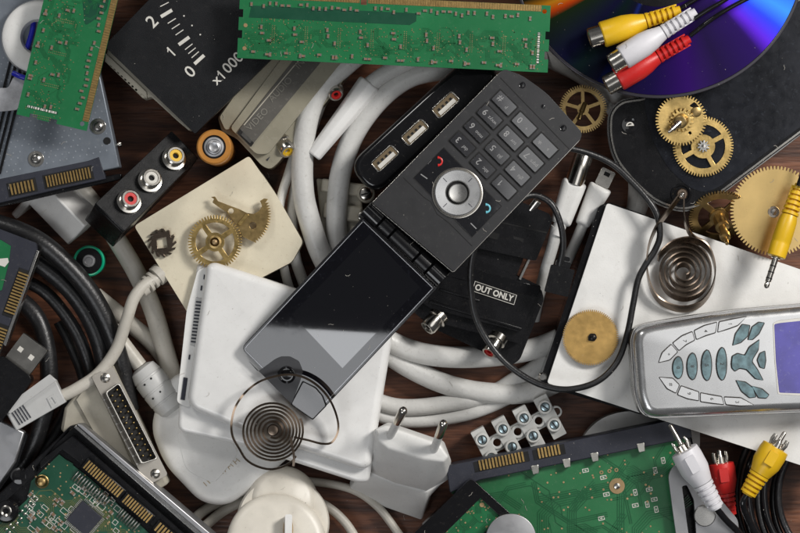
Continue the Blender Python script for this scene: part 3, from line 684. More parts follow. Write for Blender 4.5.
# ================= beige connector under cables =================
f = Fr(340, 208, 38, -8)
t = thing('beige_connector', 'beige moulded connector block under the thick cables left of the hub', 'connector', f(0, 0, -26))
part('block', MB().prism(f, f.tr([(316, 178), (360, 184), (366, 240), (350, 262), (316, 246), (320, 215)]), -26, -8), m_beige, t, bev=2)
part('rib', MB().box(f, -22, 22, 14, 27, -9, -1), m_beige, t, bev=2)
part('rib', MB().box(f, -16, 22, -12, 4, -9, -2), m_beige, t, bev=2)
screw(f, (*f.uv(366, 194), 10), 6.6, t, m_nickel, 25)
part('screw_collar', MB().lathe(f, (*f.uv(366, 194), -20), (0, 0, 1), [(0, 9), (27, 9), (28.5, 8)], 24), m_beige, t)
screw(f, (*f.uv(362, 216), 2), 4.5, t, m_nickel, 60)

# ================= USB hub =================
f = Fr(416, 130, 90, 42.5)
t = thing('usb_hub', 'glossy black multi-port hub bar showing three port openings', 'hub', f(0, 0, -24))
part('case', MB().dome(f, [(-75, -22), (100, -22), (100, 20), (-75, 20)], 19, -24, 0, 6, n=8, under=5), m_blkg, t, smooth=60)
for i, (x, y) in enumerate(((385, 158.5), (415, 132.5), (445.5, 105))):
    u, v = f.uv(x, y)
    pt = part('port', MB().prism(f, rrect(u - 14.5, u + 14.5, v - 6.8, v + 6.8, 3), -6, .9, holes=[rrect(u - 13, u + 13, v - 5.4, v + 5.4, 2)]), m_brassl if 0 else m_nickel, t, bev=.4)
    part('cavity', MB().prism(f, rrect(u - 12.9, u + 12.9, v - 5.3, v + 5.3, 2), -5, .2), M('port_bronze', (.2, .15, .09), .4, metal=.6) if i == 0 else bpy.data.materials['port_bronze'], pt)
    part('tongue', MB().box(f, u - 10.5, u + 10.5, v - 4.6, v - .4, .2, .8), m_ink, pt)
    for k in range(4): part('tine', MB().box(f, u - 9 + k * 5.2, u - 6.6 + k * 5.2, v - .4, v + 2.2, .2, .9), m_hole, pt)

# ================= black block stack in the middle =================
f = Fr(505, 240, 66, -18)
t = thing('video_adapter', 'matt black adapter block behind the flip phone with a small slot', 'adapter', f(0, 0, -50))
part('body', MB().prism(f, rpoly(f.tr([(440, 225), (517, 200), (550, 214), (552, 222), (536, 261), (440, 240)]), 3), -40, 0), m_blk, t, bev=1.5)
part('lower_body', MB().prism(f, rpoly(f.tr([(445, 230), (524, 258), (515, 280), (440, 262)]), 2), -50, -8), m_blk, t, bev=1.5)
part('groove', MB().prism(f, f.tr([(498, 221), (547, 232), (546.5, 233.5), (498, 222.5)]), -.2, .35), m_hole, t)
part('slot', MB().prism(f, f.tr([(513, 236), (524, 239), (522.5, 243), (520, 240.5), (513.5, 239)]), -.2, .4), m_hole, t)
part('slot', MB().prism(f, f.tr([(490, 231), (500, 234), (497, 240), (488, 237)]), -.2, .4), m_hole, t)
part('steel_edge', MB().prism(f, f.tr([(528.5, 259), (530.5, 260), (521, 280), (519, 279)]), -40, -4), m_steel, t)
part('coax_tip', MB().lathe(f, (*f.uv(528, 213), -6), (.35, 1, .3), [(0, 5), (16, 5), (17, 4), (17.2, 2.5), (12, 2)], 22), m_nickel, t)

f = Fr(480, 310, 60, -18)
t = thing('scart_adapter', 'black adapter box lettered OUT ONLY with two phono sockets on its front', 'adapter', f(0, 0, -55))
part('lower_shell', MB().prism(f, rpoly(f.tr([(395, 285), (448, 240), (543, 290), (545, 300), (521, 360), (513, 366), (436, 330), (420, 318), (410, 300)]), 3), -60, -24), m_blk, t, bev=2)
part('upper_shell', MB().prism(f, rpoly(f.tr([(392, 290), (448, 243), (541, 286), (541, 296), (520, 344), (420, 318)]), 3), -23, -8), m_blk, t, bev=2)
part('top_deck', MB().prism(f, rpoly(f.tr([(400, 288), (448, 248), (541, 286), (520, 332), (430, 308)]), 2), -8, -1), m_blk, t, bev=1.2)
part('gloss_strip', MB().prism(f, f.tr([(440, 262), (462, 266), (541, 287), (537, 297), (452, 277), (434, 274)]), -1.2, 0), m_blkg, t, bev=.4)
part('ridge', MB().prism(f, f.tr([(430, 300), (522, 328), (521, 330.5), (429, 302.5)]), -1.2, .3), m_blk, t, bev=.5)
part('ridge', MB().prism(f, f.tr([(440, 288), (480, 300), (479, 302), (439, 290)]), -1.2, .3), m_blk, t, bev=.5)
part('name_plate', MB().prism(f, f.tr([(475, 281), (517, 295), (514, 305), (472, 291)]), -1.2, .5, holes=[f.tr([(475.4, 281.6), (516.3, 295.2), (513.7, 304.3), (472.7, 290.7)])]), m_ink, t)
part('name_field', MB().prism(f, f.tr([(475.9, 282.3), (515.7, 295.5), (513.3, 303.7), (473.3, 290.1)]), -1.2, .1), m_hole, t)
u, v = f.uv(494, 293); part('lettering', MB().text(f, u, v, .15, 8.6, 'OUT ONLY', ang=0, bold=.28, sx=.9), m_ink, t)
jack(Fr(440, 315, 48), (0, 0, 0), (-1, -1, .55), 9.5, 20, m_steel, t)
jack(Fr(499, 337, 50), (0, 0, 0), (-.75, -1.1, .75), 8.5, 22, m_red, t)

# white video plugs
f = Fr(575, 195, 58, 70)
t = thing('video_plug', 'white plug with a broad shiny steel barrel beside the router', 'plug', f(0, 0, -12))
f = Fr(571, 194, 58, 71)
part('barrel', MB().lathe(f, (10, 0, -5), (1, 0, 0), [(0, 9.6), (30, 9.6), (31.5, 8.8), (31.5, 7.6), (20, 7.4)], 32), m_nickel, t)
part('hood', MB().dome(f, [(-32, -10), (14, -12.5), (14, 12.5), (-32, 10)], 4, -13, 3, 7), m_white2, t, smooth=60)
part('relief', MB().lathe(f, (-44, 0, -6), (1, 0, 0), [(0, 5.6), (14, 7)], 18), m_white2, t)
part('lead', MB().tube(spline([(557, 226, 52), (553, 245, 46), (545, 272, 34), (538, 300, 16), (534, 320, 8)]), 5.8), m_cable, t, smooth=60)
f = Fr(597, 195, 50, 64)
t = thing('video_plug', 'white plug with a small square steel tip, nearest the router corner', 'plug', f(0, 0, -12))
part('steel_tip', MB().prism(f, rrect(10, 28, -7.5, 7.5, 2), -9, -1), m_nickel, t, bev=1)
part('tip_slot', MB().box(f, 21, 25, -3, 3, -1.2, -.5), m_hole, t)
part('hood', MB().dome(f, [(-34, -7), (10, -12), (10, 12), (-34, 7)], 3.5, -13, 2, 6), m_white2, t, smooth=60)
part('lead', MB().tube(spline([(584, 222, 44), (574, 246, 32), (562, 272, 16), (555, 290, 8)]), 5.4), m_cable, t, smooth=60)

# ================= white router =================
f = Fr(680, 330, 66, -18.6)
t = thing('white_box', 'large flat white box under the silver phone, springs and brass disc', 'box', f(0, 0, -60))
part('black_side', MB().prism(f, rpoly(f.tr([(599, 206), (609, 202), (830, 280), (830, 470), (550, 388), (540, 381)]), 3), -60, -4), m_blkg, t, bev=1.5)
part('top_cover', MB().prism(f, rpoly(f.tr([(607, 203), (840, 283), (840, 478), (760, 452), (582, 394), (547, 383)]), 3), -22, 0), m_white2, t, bev=2.5)
part('steel_clip', MB().lathe(f, (*f.uv(543, 377), -12), (0, 0, 1), [(0, 4.5), (8, 4.5), (10, 3)], 16), m_steel, t)
f = Fr(650, 425, 24, -14)
solo('rounded_cover', 'pale rounded plastic cover peeping out above the green drive board', 'plastic cover', MB().prism(f, rpoly(f.tr([(580, 440), (597, 420), (620, 411), (700, 412), (700, 455), (590, 462)]), 12, 6), -24, 0), m_white2, bev=6)

# ================= black handheld =================
f = Fr(700, 140, 76, 33, 0, -3)
t = thing('black_handheld', 'scuffed glossy black handheld with rounded corner and silver rims', 'handheld device', f(0, 0, -30))
ol = f.tr([(607, 135), (608, 112), (620, 99), (650, 95), (720, 40), (830, -20), (870, 60), (830, 114), (721, 196), (700, 209), (682, 213), (656, 205), (632, 184), (613, 160)])
ol = rpoly(ol, 12, 5)
def scale_poly(p, d):
    """inset a roughly convex polygon by d"""
    if area2(p) < 0: p = p[::-1]
    n = len(p); out = []
    for i in range(n):
        a, b_, c = Vector(p[i - 1]), Vector(p[i]), Vector(p[(i + 1) % n]); e = (c - a).normalized(); out.append((b_.x - e.y * d, b_.y + e.x * d))
    return out
part('lower_rim', MB().prism(f, ol, -30, -14), m_steel, t, bev=1)
part('body', MB().prism(f, scale_poly(ol, 1.6), -16, -3), m_blkg, t, bev=1)
part('silver_rim', MB().prism(f, scale_poly(ol, 2.6), -10, -1.2), m_nickel, t, bev=1.2)
part('front_cover', MB().prism(f, scale_poly(ol, 4.6), -6, -.6), m_blk, t, bev=1.4)
sp = rpoly(f.tr([(643, 98), (722, 44), (826, -14), (862, 60), (826, 108), (718, 188), (703, 193), (688, 187), (668, 168), (652, 140)]), 9, 5)
m_scuff = M('scuffed_black_gloss', (.012, .013, .017), .16, var=.4, vs=3, rv=.25, dust=.09, bump=.03, bs=12, dcol=(.2, .25, .32))
part('screen', MB().prism(f, sp, -1, 0), m_scuff, t, bev=.5)
part('camera_ring', MB().lathe(f, (*f.uv(630, 125), -.6), (0, 0, 1), [(0, 8.5), (1, 8.3), (1, 7.5), (.2, 6)], 28), m_blkg, t)
u, v = f.uv(630, 126); b = MB().prism(f, [(u + 4 * math.cos(R(a)), v + 4 * math.sin(R(a))) for a in range(-30, 170, 20)], .1, 1.1, holes=[[(u + 2.6 * math.cos(R(a)), v + 1 + 2.2 * math.sin(R(a)) - .6) for a in range(0, 150, 20)]]); part('lens_glint', b, m_ink, t)  # glint on the camera lens, painted in as a white arc
part('hanger_hole', MB().lathe(f, (*f.uv(681, 194), -.6), (0, 0, 1), [(0, 10.5), (1.2, 10), (1.2, 8.5), (.1, 7.5), (.1, .01)], 30), m_blkg, t)

# ================= disc =================
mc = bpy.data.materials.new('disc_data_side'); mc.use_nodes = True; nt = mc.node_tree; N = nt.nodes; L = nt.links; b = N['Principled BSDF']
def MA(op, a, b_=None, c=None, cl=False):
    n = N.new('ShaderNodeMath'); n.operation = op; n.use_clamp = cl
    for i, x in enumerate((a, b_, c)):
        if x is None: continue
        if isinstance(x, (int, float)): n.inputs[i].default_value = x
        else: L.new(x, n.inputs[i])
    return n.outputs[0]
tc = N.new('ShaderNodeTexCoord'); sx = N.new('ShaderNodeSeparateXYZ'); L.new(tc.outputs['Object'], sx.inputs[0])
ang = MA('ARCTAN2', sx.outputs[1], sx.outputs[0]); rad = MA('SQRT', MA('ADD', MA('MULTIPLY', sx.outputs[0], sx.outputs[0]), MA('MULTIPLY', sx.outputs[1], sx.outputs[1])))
# rainbow reflection painted into the base colour: hue by angle and radius
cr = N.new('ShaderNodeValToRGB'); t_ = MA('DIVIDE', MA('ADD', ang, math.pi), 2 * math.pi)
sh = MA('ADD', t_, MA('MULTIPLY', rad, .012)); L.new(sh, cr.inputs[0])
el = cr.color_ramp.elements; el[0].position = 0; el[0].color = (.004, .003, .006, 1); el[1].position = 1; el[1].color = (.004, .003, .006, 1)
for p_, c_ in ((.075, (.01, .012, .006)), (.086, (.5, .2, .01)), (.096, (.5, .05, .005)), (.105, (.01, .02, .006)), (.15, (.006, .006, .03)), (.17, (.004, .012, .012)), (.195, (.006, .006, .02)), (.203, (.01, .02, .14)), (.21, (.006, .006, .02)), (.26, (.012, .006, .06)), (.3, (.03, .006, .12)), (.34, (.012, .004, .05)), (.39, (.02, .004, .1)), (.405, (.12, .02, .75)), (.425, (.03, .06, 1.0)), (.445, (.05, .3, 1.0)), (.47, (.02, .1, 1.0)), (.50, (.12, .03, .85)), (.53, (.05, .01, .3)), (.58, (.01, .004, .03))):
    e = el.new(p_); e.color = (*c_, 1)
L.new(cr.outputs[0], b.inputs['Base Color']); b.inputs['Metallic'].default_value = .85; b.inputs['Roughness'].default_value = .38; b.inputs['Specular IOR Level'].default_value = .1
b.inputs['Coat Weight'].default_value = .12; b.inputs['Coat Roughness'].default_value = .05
f = Fr(659, -50, 104, 0)
t = thing('optical_disc', 'shiny optical disc with blue and violet rainbow band, top right', 'disc', f(0, 0, -3))
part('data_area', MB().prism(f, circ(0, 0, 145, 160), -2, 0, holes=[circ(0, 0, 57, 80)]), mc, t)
part('clear_rim', MB().prism(f, circ(0, 0, 148.5, 160), -3, .2, holes=[circ(0, 0, 145.2, 160)]), M('disc_rim', (.03, .028, .035), .15), t, bev=.6)
part('hub', MB().prism(f, circ(0, 0, 56.8, 80), -3, -.4, holes=[circ(0, 0, 19, 40)]), m_blkg, t)

# ================= memory modules =================
G_M = 'green memory modules'
def ram(name, label, fr, width, length, seed, wide_plate, notch_u):
    t = thing('memory_module', label, 'memory module', fr(0, 0, -4), G_M)
    nb = []
    # outline with notches at the u=0 and u=length ends
    pts = [(0, 0)]
    pts += [(length, 0)]
    for a in (13, 33): pts += [(length, a), (length - 4, a), (length - 4, a + 8), (length, a + 8)]
    pts += [(length, width), (notch_u + 3, width), (notch_u + 3, width - 8), (notch_u - 3, width - 8), (notch_u - 3, width), (0, width)]
    for a in (41, 20): pts += [(0, a + 8), (4, a + 8), (4, a), (0, a)]
    b = MB().prism(fr, pts, -3, 0, holes=[circ(length - 6, width - 6, 2.4, 14)], m=0)
    # copper pour patches and fine tracks
    if wide_plate: b.prism(fr, [(10, width - 26), (length * .55, width - 26), (length * .57, width - 22), (length * .57, width - 14), (12, width - 14)], 0, .2, m=2)
    else:
        q = rpoly([fr.uv(*p) for p in ((80, -25), (85, 26), (93, 21), (107, 10), (113, -25))], 4); b.prism(fr, q, 0, .2, m=2); traces(b, fr, q, .05, 5, 26, 1, lmax=9, kmax=4, wd=.6, gap=1.3)
    traces(b, fr, [(5, 4), (length - 6, 4), (length - 6, width * .6), (5, width * .6)], 0, seed, 70, 1, lmax=12, kmax=5, wd=.6, gap=1.3)
    vias(b, fr, [(5, 3), (length - 5, 3), (length - 5, width * .62), (5, width * .62)], 0, seed + 1, 420, 3, r=.62, grid=1.55)
    for k in range(int(length / 33)):
        for i in range(10):
            for row in (0, 1): b.prism(fr, circ(20 + k * 33 + row * 2.2 + 14, 17 + i * 1.9, .55, 6), 0, .4, m=3)
    part('board', b, [m_pcb, m_pcbr, m_pcbd, m_via], t)
    b = MB()
    contacts(b, fr, 13, notch_u - 5, width - 6.2, width - .3, 0, .5, int((notch_u - 18) / 2.55), 0, .66)
    part('contact_strip', b, m_gold, t); b = MB(); contacts(b, fr, notch_u + 5, length - 10, width - 6.2, width - .3, 0, .5, int((length - notch_u - 15) / 2.55), 0, .66)
    part('contact_strip', b, m_gold, t)
    part('contact_backing', MB().box(fr, 12, notch_u - 4, width - 6.4, width - .1, .02, .22).box(fr, notch_u + 4, length - 9, width - 6.4, width - .1, .02, .22), m_brassd, t)
    rg = random.Random(seed); K = int(length / 33)
    for k in range(K):
        x = 16 + k * 33
        for dx, dy, a in ((0, 7, 0), (14, 5, 90), (17, 5, 90), (7, 32, 90), (8, 26, 90), (15, 19, 90)):
            if x + dx < length - 8: smd(fr, x + dx, dy, 0, a + rg.choice((0, 0, 90)), t, 4.2, 2.3, 1.7)
    for u in [12 + i * 6.2 for i in range(int((length - 24) / 6.2))]:
        if rg.random() < .9 and abs(u - notch_u) > 6: smd(fr, u, width - 11 - rg.choice((0, 1.6, 3)), 0, rg.choice((0, 90, 90)), t, 4.0, 2.3, 1.4, name='resistor')
    for u, v in ((7, 10), (7, 33)): part('test_pad', MB().prism(fr, circ(u, v, 2, 16), 0, .4), m_copper, t)
    b = MB(); b.prism(fr, rrect(length - 12, length - 9, 8, 40, .5), 0, .25)
    part('ink_code', b, m_pcbd, t); b = MB(); rgx = random.Random(seed + 9)
    v = 9
    while v < 39: h_ = rgx.uniform(.6, 1.8); b.box(fr, length - 11.6, length - 9.4, v, v + h_, .3, .5); v += h_ + rgx.uniform(.5, 1.4)
    part('ink_bars', b, m_ink, t)
    return t
fB = Fr(237, 58, 122, -2.7, 0, 0)
ram('memory_module', 'green memory module lying level across the top, over the meter and cables', fB, 67, 311, 11, True, 124)
def ramA():
    f = Fr(86.5, 131, 118, 76.6); W = 72; Lh = 335
    g = Fr.__new__(Fr); g.k = f.k; g.o = f(Lh, W, 0); g.m = f.m @ Matrix.Rotation(R(180), 3, 'Z'); return g, W, Lh
g_, W_, L_ = ramA()
ram('memory_module', 'green memory module standing nearly upright at top left, over the silver drive', g_, W_, L_, 23, False, 150)
# ================= flip phone =================
K = Fr(478, 172, 132, 45, 0, 5.3)
t = thing('flip_phone', 'open charcoal flip phone with silver navigation wheel lying across the middle', 'phone', K(0, 0, -24))
kb = rpoly(K.tr([(371, 203), (497, 74), (504, 68), (522, 74), (547, 92), (583, 132), (582, 139), (454, 273)]), [3, 3, 4, 8, 8, 5, 4, 3])
base = part('keypad_body', MB().prism(K, kb, -22, -9), m_blk, t, bev=2.5, seg=3)
part('side_trim', MB().prism(K, scale_poly(kb, .4), -9.5, -7.5), m_nickel, t, bev=.4)
part('keypad_fascia', MB().prism(K, scale_poly(kb, 1), -8, 0), m_char, t, bev=2, seg=3)
b = MB()
def line(fr, b, pts, wd, w0, w1, m=0):
    q = fr.tr(pts)
    for i in range(len(q) - 1):
        a = Vector(q[i]); c = Vector(q[i + 1]); e = (c - a).normalized(); n = Vector((-e.y, e.x)) * wd / 2
        b.prism(fr, [tuple(a - n - e * wd * .3), tuple(c - n + e * wd * .3), tuple(c + n + e * wd * .3), tuple(a + n - e * wd * .3)], w0, w1 + i * .01, m=m)
line(K, b, [(500.5, 78), (569, 149)], .9, -.3, .2)
line(K, b, [(403, 177.5), (424, 197.5), (431, 202), (437, 214), (449, 223), (458, 232), (472, 246)], .7, -.3, .2)
part('panel_gaps', b, m_hole, t)
for x, y, r in ((522, 85, 3.4), (543, 106.5, 2.4), (563, 128, 3.4)):
    u, v = K.uv(x, y); sc2 = part('screw_plug', MB().lathe(K, (u, v, -.2), (0, 0, 1), [(0, r * 1.1), (.5, r), (.5, r * .8), (.3, r * .7), (.7, .01)], 20), m_blkg, t)
m_key = M('key_smoke_gloss', (.022, .022, .025), .08, var=.1, dust=.03); m_key.node_tree.nodes['Principled BSDF'].inputs['IOR'].default_value = 2.1
m_leg = M('key_legend', (.24, .24, .24), .4)
keys = {'#': (504, 103.4, 'P'), '0': (524, 124.8, '+'), '*': (545, 146, 'a'), '9': (489.5, 116.7, 'wxyz'), '8': (510.7, 138.4, 'tuv'), '7': (531, 159.7, 'pqrs'),
        '6': (476.3, 130.6, 'mno'), '5': (497, 152.6, 'jkl'), '4': (517.3, 173.5, 'ghi'), '3': (462.5, 144.4, 'def'), '2': (482.7, 166.2, 'abc'), '1': (504, 187.4, '')}
for d_, (x, y, s_) in keys.items():
    u, v = K.uv(x, y); g = K.at(u, v, 0, 90)
    w_ = part('key_well', MB().prism(g, rrect(-13.4, 13.4, -8, 8, 1), -.5, .25), m_hole, t)
    k_ = part('key', MB().prism(g, rrect(-11.8, 11.8, -6.4, 6.4, 1), .2, 2.0), m_key, t, bev=.5)
    b = MB().text(g, 6.2, -.3, 2.0, 9, d_, th=.15, bold=.1) if d_ != '1' else one(MB(), g, 6.2, 0, 2.0, 6.4, th=.15)
    if s_: b.text(g, -4.5, 1.2, 2.0, 5.2, s_, th=.15, bold=.03)
    part('key_legend', b, m_leg, k_)
m_navg = M('navigation_gloss', (.008, .008, .01), .05, dust=.04); m_navg.node_tree.nodes['Principled BSDF'].inputs['IOR'].default_value = 2.1
nv = K.tr([(443.5, 148), (413.7, 177.8), (472, 237), (501, 206.5)])
part('navigation_panel', MB().prism(K, nv, -.4, .3), m_navg, t, bev=.2)
part('navigation_frame', MB().prism(K, scale_poly(nv, -1), -.4, .22, holes=[scale_poly(nv, .3)]), m_hole, t)
W = K.at(*K.uv(457.3, 193), 0, 0)
part('wheel_seat', MB().lathe(W, (0, 0, 0), (0, 0, 1), [(.2, 25.8), (1.2, 25.6), (1.4, 24.6), (.4, 23.6)], 56), m_nickel, t)
wh = part('navigation_wheel', MB().lathe(W, (0, 0, 0), (0, 0, 1), [(0, 23.4), (3.6, 23.2), (4.4, 22.2), (4.0, 12.5), (3, 11.6), (.6, 11.4)], 64, caps=False), m_silver, t)
part('centre_gap', MB().lathe(W, (0, 0, .2), (0, 0, 1), [(0, 11.6), (.6, 11.4)], 40), m_hole, wh)
part('centre_button', MB().lathe(W, (0, -.6, 0), (0, 0, 1), [(0, 9.6), (3.6, 9.4), (4.6, 8.6), (4.2, 6), (4.0, 3), (3.9, .01)], 40), m_steel, wh)
b = MB()
for a in (0, 90, 180, 270): g = W.at(0, 0, 4.1, a + 0); b.box(g, 15.2, 20.5, -.35, .35, -.1, .3)
part('wheel_marks', b, m_hddp, wh)
def icon(x, y, s, ang, m, name):
    u, v = K.uv(x, y); g = K.at(u, v, .3, ang); b = MB(); pts = [g(s * math.cos(R(a)), s * math.sin(R(a)) - s * .5, .2) for a in range(20, 165, 12)]
    b.tube(pts, .9, 8); 
    for q in (pts[0], pts[-1]): b.tube([q, q + (g(0, -1.6, 0) - g(0, 0, 0))], 1.3, 8)
    part(name, b, m, t)
icon(440, 161.5, 4, 225, m_red, 'end_call_icon')
icon(488, 208.5, 4, 225, M('icon_blue', (.15, .5, .6), .4), 'call_icon')
for x, y in ((424, 176.5), (473.5, 226)):
    u, v = K.uv(x, y); g = K.at(u, v, .3, 90 if x > 450 else 100); part('soft_key_mark', MB().box(g, -4, 4, -.5, .5, 0, .2), m_leg, t)
# hinge
H = Fr(405, 245, 128, -43.5)
hb = [-54, -34, -32.8, -18, -16.8, 16, 17.2, 33, 34.2, 52]
for i in range(0, len(hb), 2):
    rr = 11.5 if i in (0, 8) else 10.8
    part('hinge_knuckle', MB().lathe(H, (hb[i], 0, -6), (1, 0, 0), [(0, rr - 1.2), (.8, rr), (hb[i + 1] - hb[i] - .8, rr), (hb[i + 1] - hb[i], rr - 1.2)], 36), m_blk if i not in (0, 8) else m_blkg, t)
part('hinge_core', MB().box(H, -46, 46, -11, 11, -18, -9), m_blk, t)
# lid, sloping down to the white adapter
Lf = Fr(338, 318, 112, 46.3, 0, -13)
ld = Lf.tr([(240, 349), (363, 217), (437, 288), (312, 421)])
ldr = rpoly(ld, [7, 2, 2, 7])
lid = part('lid_shell', MB().prism(Lf, ldr, -13, -3), m_blk, t, bev=2, seg=3)
part('lid_bezel', MB().prism(Lf, scale_poly(ldr, .8), -4, -.3), m_blkg, t, bev=1.2, seg=3)
m_lidg = M('smeared_lid_glass', (.004, .004, .006), .025, var=.1, rv=.4, dust=.07, spec=.6, dcol=(.18, .2, .28))
m_bez = M('bezel_line', (.25, .25, .26), .25, metal=.7)
part('lid_edge_line', MB().prism(Lf, scale_poly(ldr, 2.6), -.5, .1, holes=[scale_poly(ldr, 3.3)]), m_bez, t)
part('lid_glass', MB().prism(Lf, scale_poly(ldr, 3.6), -.5, .25), m_lidg, t)
m_lcd = M('display_polariser', (.004, .004, .006), .02, metal=0, spec=.55, var=.05); m_lcd.node_tree.nodes['Principled BSDF'].inputs['IOR'].default_value = 1.85
dp = Lf.tr([(292, 314.6), (342.5, 368), (420, 287), (370, 234)])
part('display', MB().prism(Lf, dp, 0, .5), m_lcd, t)
m_petal = M('petal_satin', (.035, .035, .038), .3, spec=.2)
part('button_panel', MB().prism(Lf, rpoly(Lf.tr([(249, 361), (258, 371.5), (275, 359), (281, 356.3), (290, 356.3), (299, 361), (303, 371), (300, 382), (291.5, 404), (262, 374)]), 2), .1, .7), m_petal, t, bev=.3)
part('trapezoid_gap', MB().prism(Lf, rpoly(Lf.tr([(302.5, 380.5), (316, 387), (323.2, 395.5), (327, 405.5), (312.8, 420), (290.5, 404)]), 1.5), .05, .5), m_hole, t)
part('button_trapezoid', MB().prism(Lf, rpoly(Lf.tr([(303.5, 382), (315, 388), (322, 396), (325.5, 405.5), (312.8, 418.5), (291.8, 404)]), 1.5), .1, .7), M('trapezoid_grey', (.09, .09, .095), .2, coat=.3), t, bev=.3)
u, v = Lf.uv(287, 374.6)
part('round_button', MB().lathe(Lf, (u, v, .5), (0, 0, 1), [(0, 9), (1.2, 8.8), (1.6, 8), (1.2, 7), (.5, 6.4), (.5, 5.2), (1.4, 4.8), (1.2, 1.5), (1.2, .01)], 36), m_blkg, t)
ic = MB()
for a in (45, 135, 225, 315): ic.box(Lf.at(u, v, .8, a), 6.6, 8.6, -.8, .8, .6, 1.2)
part('button_lugs', ic, m_char, t)

# ================= clock wheels, right =================
g = Fr(583, 109, 48, 0, 4, 3)
t = thing('clock_gear', 'dark spoked brass gear with a long pinion shaft beside the flip phone corner', 'gear', g(0, 0, -8), G_G)
part('wheel', MB().prism(g, gear_poly((0, 0), 24, 21, 60), -1, 1, holes=windows((0, 0), 6, 17.5, 5, 3.4, R(20))), m_brassd, t, bev=.2)
part('pinion', MB().lathe(g, (2, 6, 0), (-.35, -.9, .35), [(0, 2.4), (10, 2.4), (10.2, 1.6), (19, 1.5), (19.4, .8)], 12), m_brassd, t)
g = Fr(703, 146.5, 77, 0)
t = thing('clock_gear', 'brass four-spoke gear with a steel pinion on the black handheld, lower of the pair', 'gear', g(0, 0, -4), G_G)
part('wheel', MB().prism(g, gear_poly((0, 0), 30.5, 27.6, 66), -1.2, 1.2, holes=windows((0, 0), 12, 22, 4, 4.6, R(28))), m_brass, t, bev=.2)
part('pinion', MB().prism(g, gear_poly((0, 0), 6.2, 3.8, 10), 1.2, 6), m_steel, t, bev=.2)
part('pivot', MB().lathe(g, (0, 0, 6), (0, 0, 1), [(0, 2.2), (1.8, 1.8), (2, .01)], 12), m_nickel, t)
g = Fr(681, 120, 87, 0, 5, 4)
t = thing('clock_gear', 'brass gear with fat pinion and threaded spindle, upper of the pair on the handheld', 'gear', g(0, 0, -8), G_G)
part('wheel', MB().prism(g, gear_poly((0, 0), 26, 23, 50), -1.2, 1.2, holes=[circ(15, 13, 2.2, 14), rpoly([(8, 14), (13, 18), (16, 16), (12, 12)], 1.5), circ(9, -13, 1.6, 10)]), m_brass, t, bev=.2)
part('pinion', MB().prism(g, gear_poly((0, 0), 12, 9, 16), 1.2, 6), m_brass, t, bev=.3)
part('hub', MB().lathe(g, (0, 0, 5), (-.35, -.2, 1), [(0, 7), (9, 6.6), (10, 5)], 24), m_brassd, t)
sp_ = MB().lathe(g, (-2, -1, 10), (-.95, -.78, .45), [(0, 4.4), (5, 4.2), (5.2, 3), (6.4, 3), (6.6, 3.6), (8, 3.6), (8.2, 2.8), (9.4, 2.8), (9.6, 3.3), (12, 3.2), (12.2, 2.2), (15, 2.2), (18, 1.2), (18.4, .3)], 18)
part('spindle', sp_, m_nickel, t)
part('stop_screw', MB().lathe(g, (15, 8, 1.2), (0, 0, 1), [(0, 5.2), (2.4, 5), (2.8, 4.2), (2.8, .01)], 20), m_brassd, t)
g = Fr(719, 216, 62, 8, 36, 0)
t = thing('clock_gear', 'tilted dark brass gear with a stepped spindle pointing at the viewer, below the handheld', 'gear', g(0, 0, -8), G_G)
part('wheel', MB().prism(g, gear_poly((0, 0), 30.5, 27.5, 62), -1.2, 1.2, holes=windows((0, 0), 10, 21.5, 4, 6, R(40))), m_brassd, t, bev=.2)
part('arbor', MB().lathe(g, (0, 0, -2), (0, 0, 1), [(0, 10), (5, 9.6), (5.5, 6), (18, 5.6), (18.5, 7), (22, 7), (22.5, 4), (34, 3.8), (34.5, 5.4), (40, 5.2), (40.5, 2.2), (50, 1.9), (50.5, .8)], 22), m_brassd, t)
b = MB()
for i in range(8): a = R(i * 45); b.tube([g(6 * math.cos(a), 6 * math.sin(a), 4), g(6 * math.cos(a), 6 * math.sin(a), 15)], .9, 6)
part('lantern_pinion', b, m_brassd, t)
g = Fr(775, 211, 72, 6)
t = thing('brass_disc', 'large bright brass toothed disc at the right edge behind the yellow jack', 'gear', g(0, 0, -3), G_G)
part('wheel', MB().prism(g, gear_poly((0, 0), 45, 41.5, 78), -1.5, 1.5), m_brassl, t)
part('centre_pin', MB().lathe(g, (*g.uv(773.5, 212), 1.5), (0, 0, 1), [(0, 6), (1.2, 5.6), (1, 3.2), (2.6, 2.8), (2.8, .01)], 22), m_steel, t)
g = Fr(590.5, 337.5, 71, 3)
t = thing('toothed_disc', 'solid golden fine-toothed disc with dark centre lying on the white box', 'gear', g(0, 0, -3), G_G)
part('wheel', MB().prism(g, gear_poly((0, 0), 28, 26, 84), -1.5, 1.5), M('golden_brass', (.58, .37, .13), .4, metal=.95, var=.2, vs=5, dust=.45, dcol=(.25, .14, .05)), t)
part('centre_boss', MB().prism(g, rpoly([(-2.6, -3), (3.5, -4), (6.4, -.5), (5, 3.6), (0, 4.2), (-2.4, 1.5)], 1.2), 1.5, 4).lathe(g, (2, 0, 4), (0, 0, 1), [(0, 3), (2, 2.4), (2.4, .01)], 12), m_hole if 0 else m_blk, t, bev=.3)

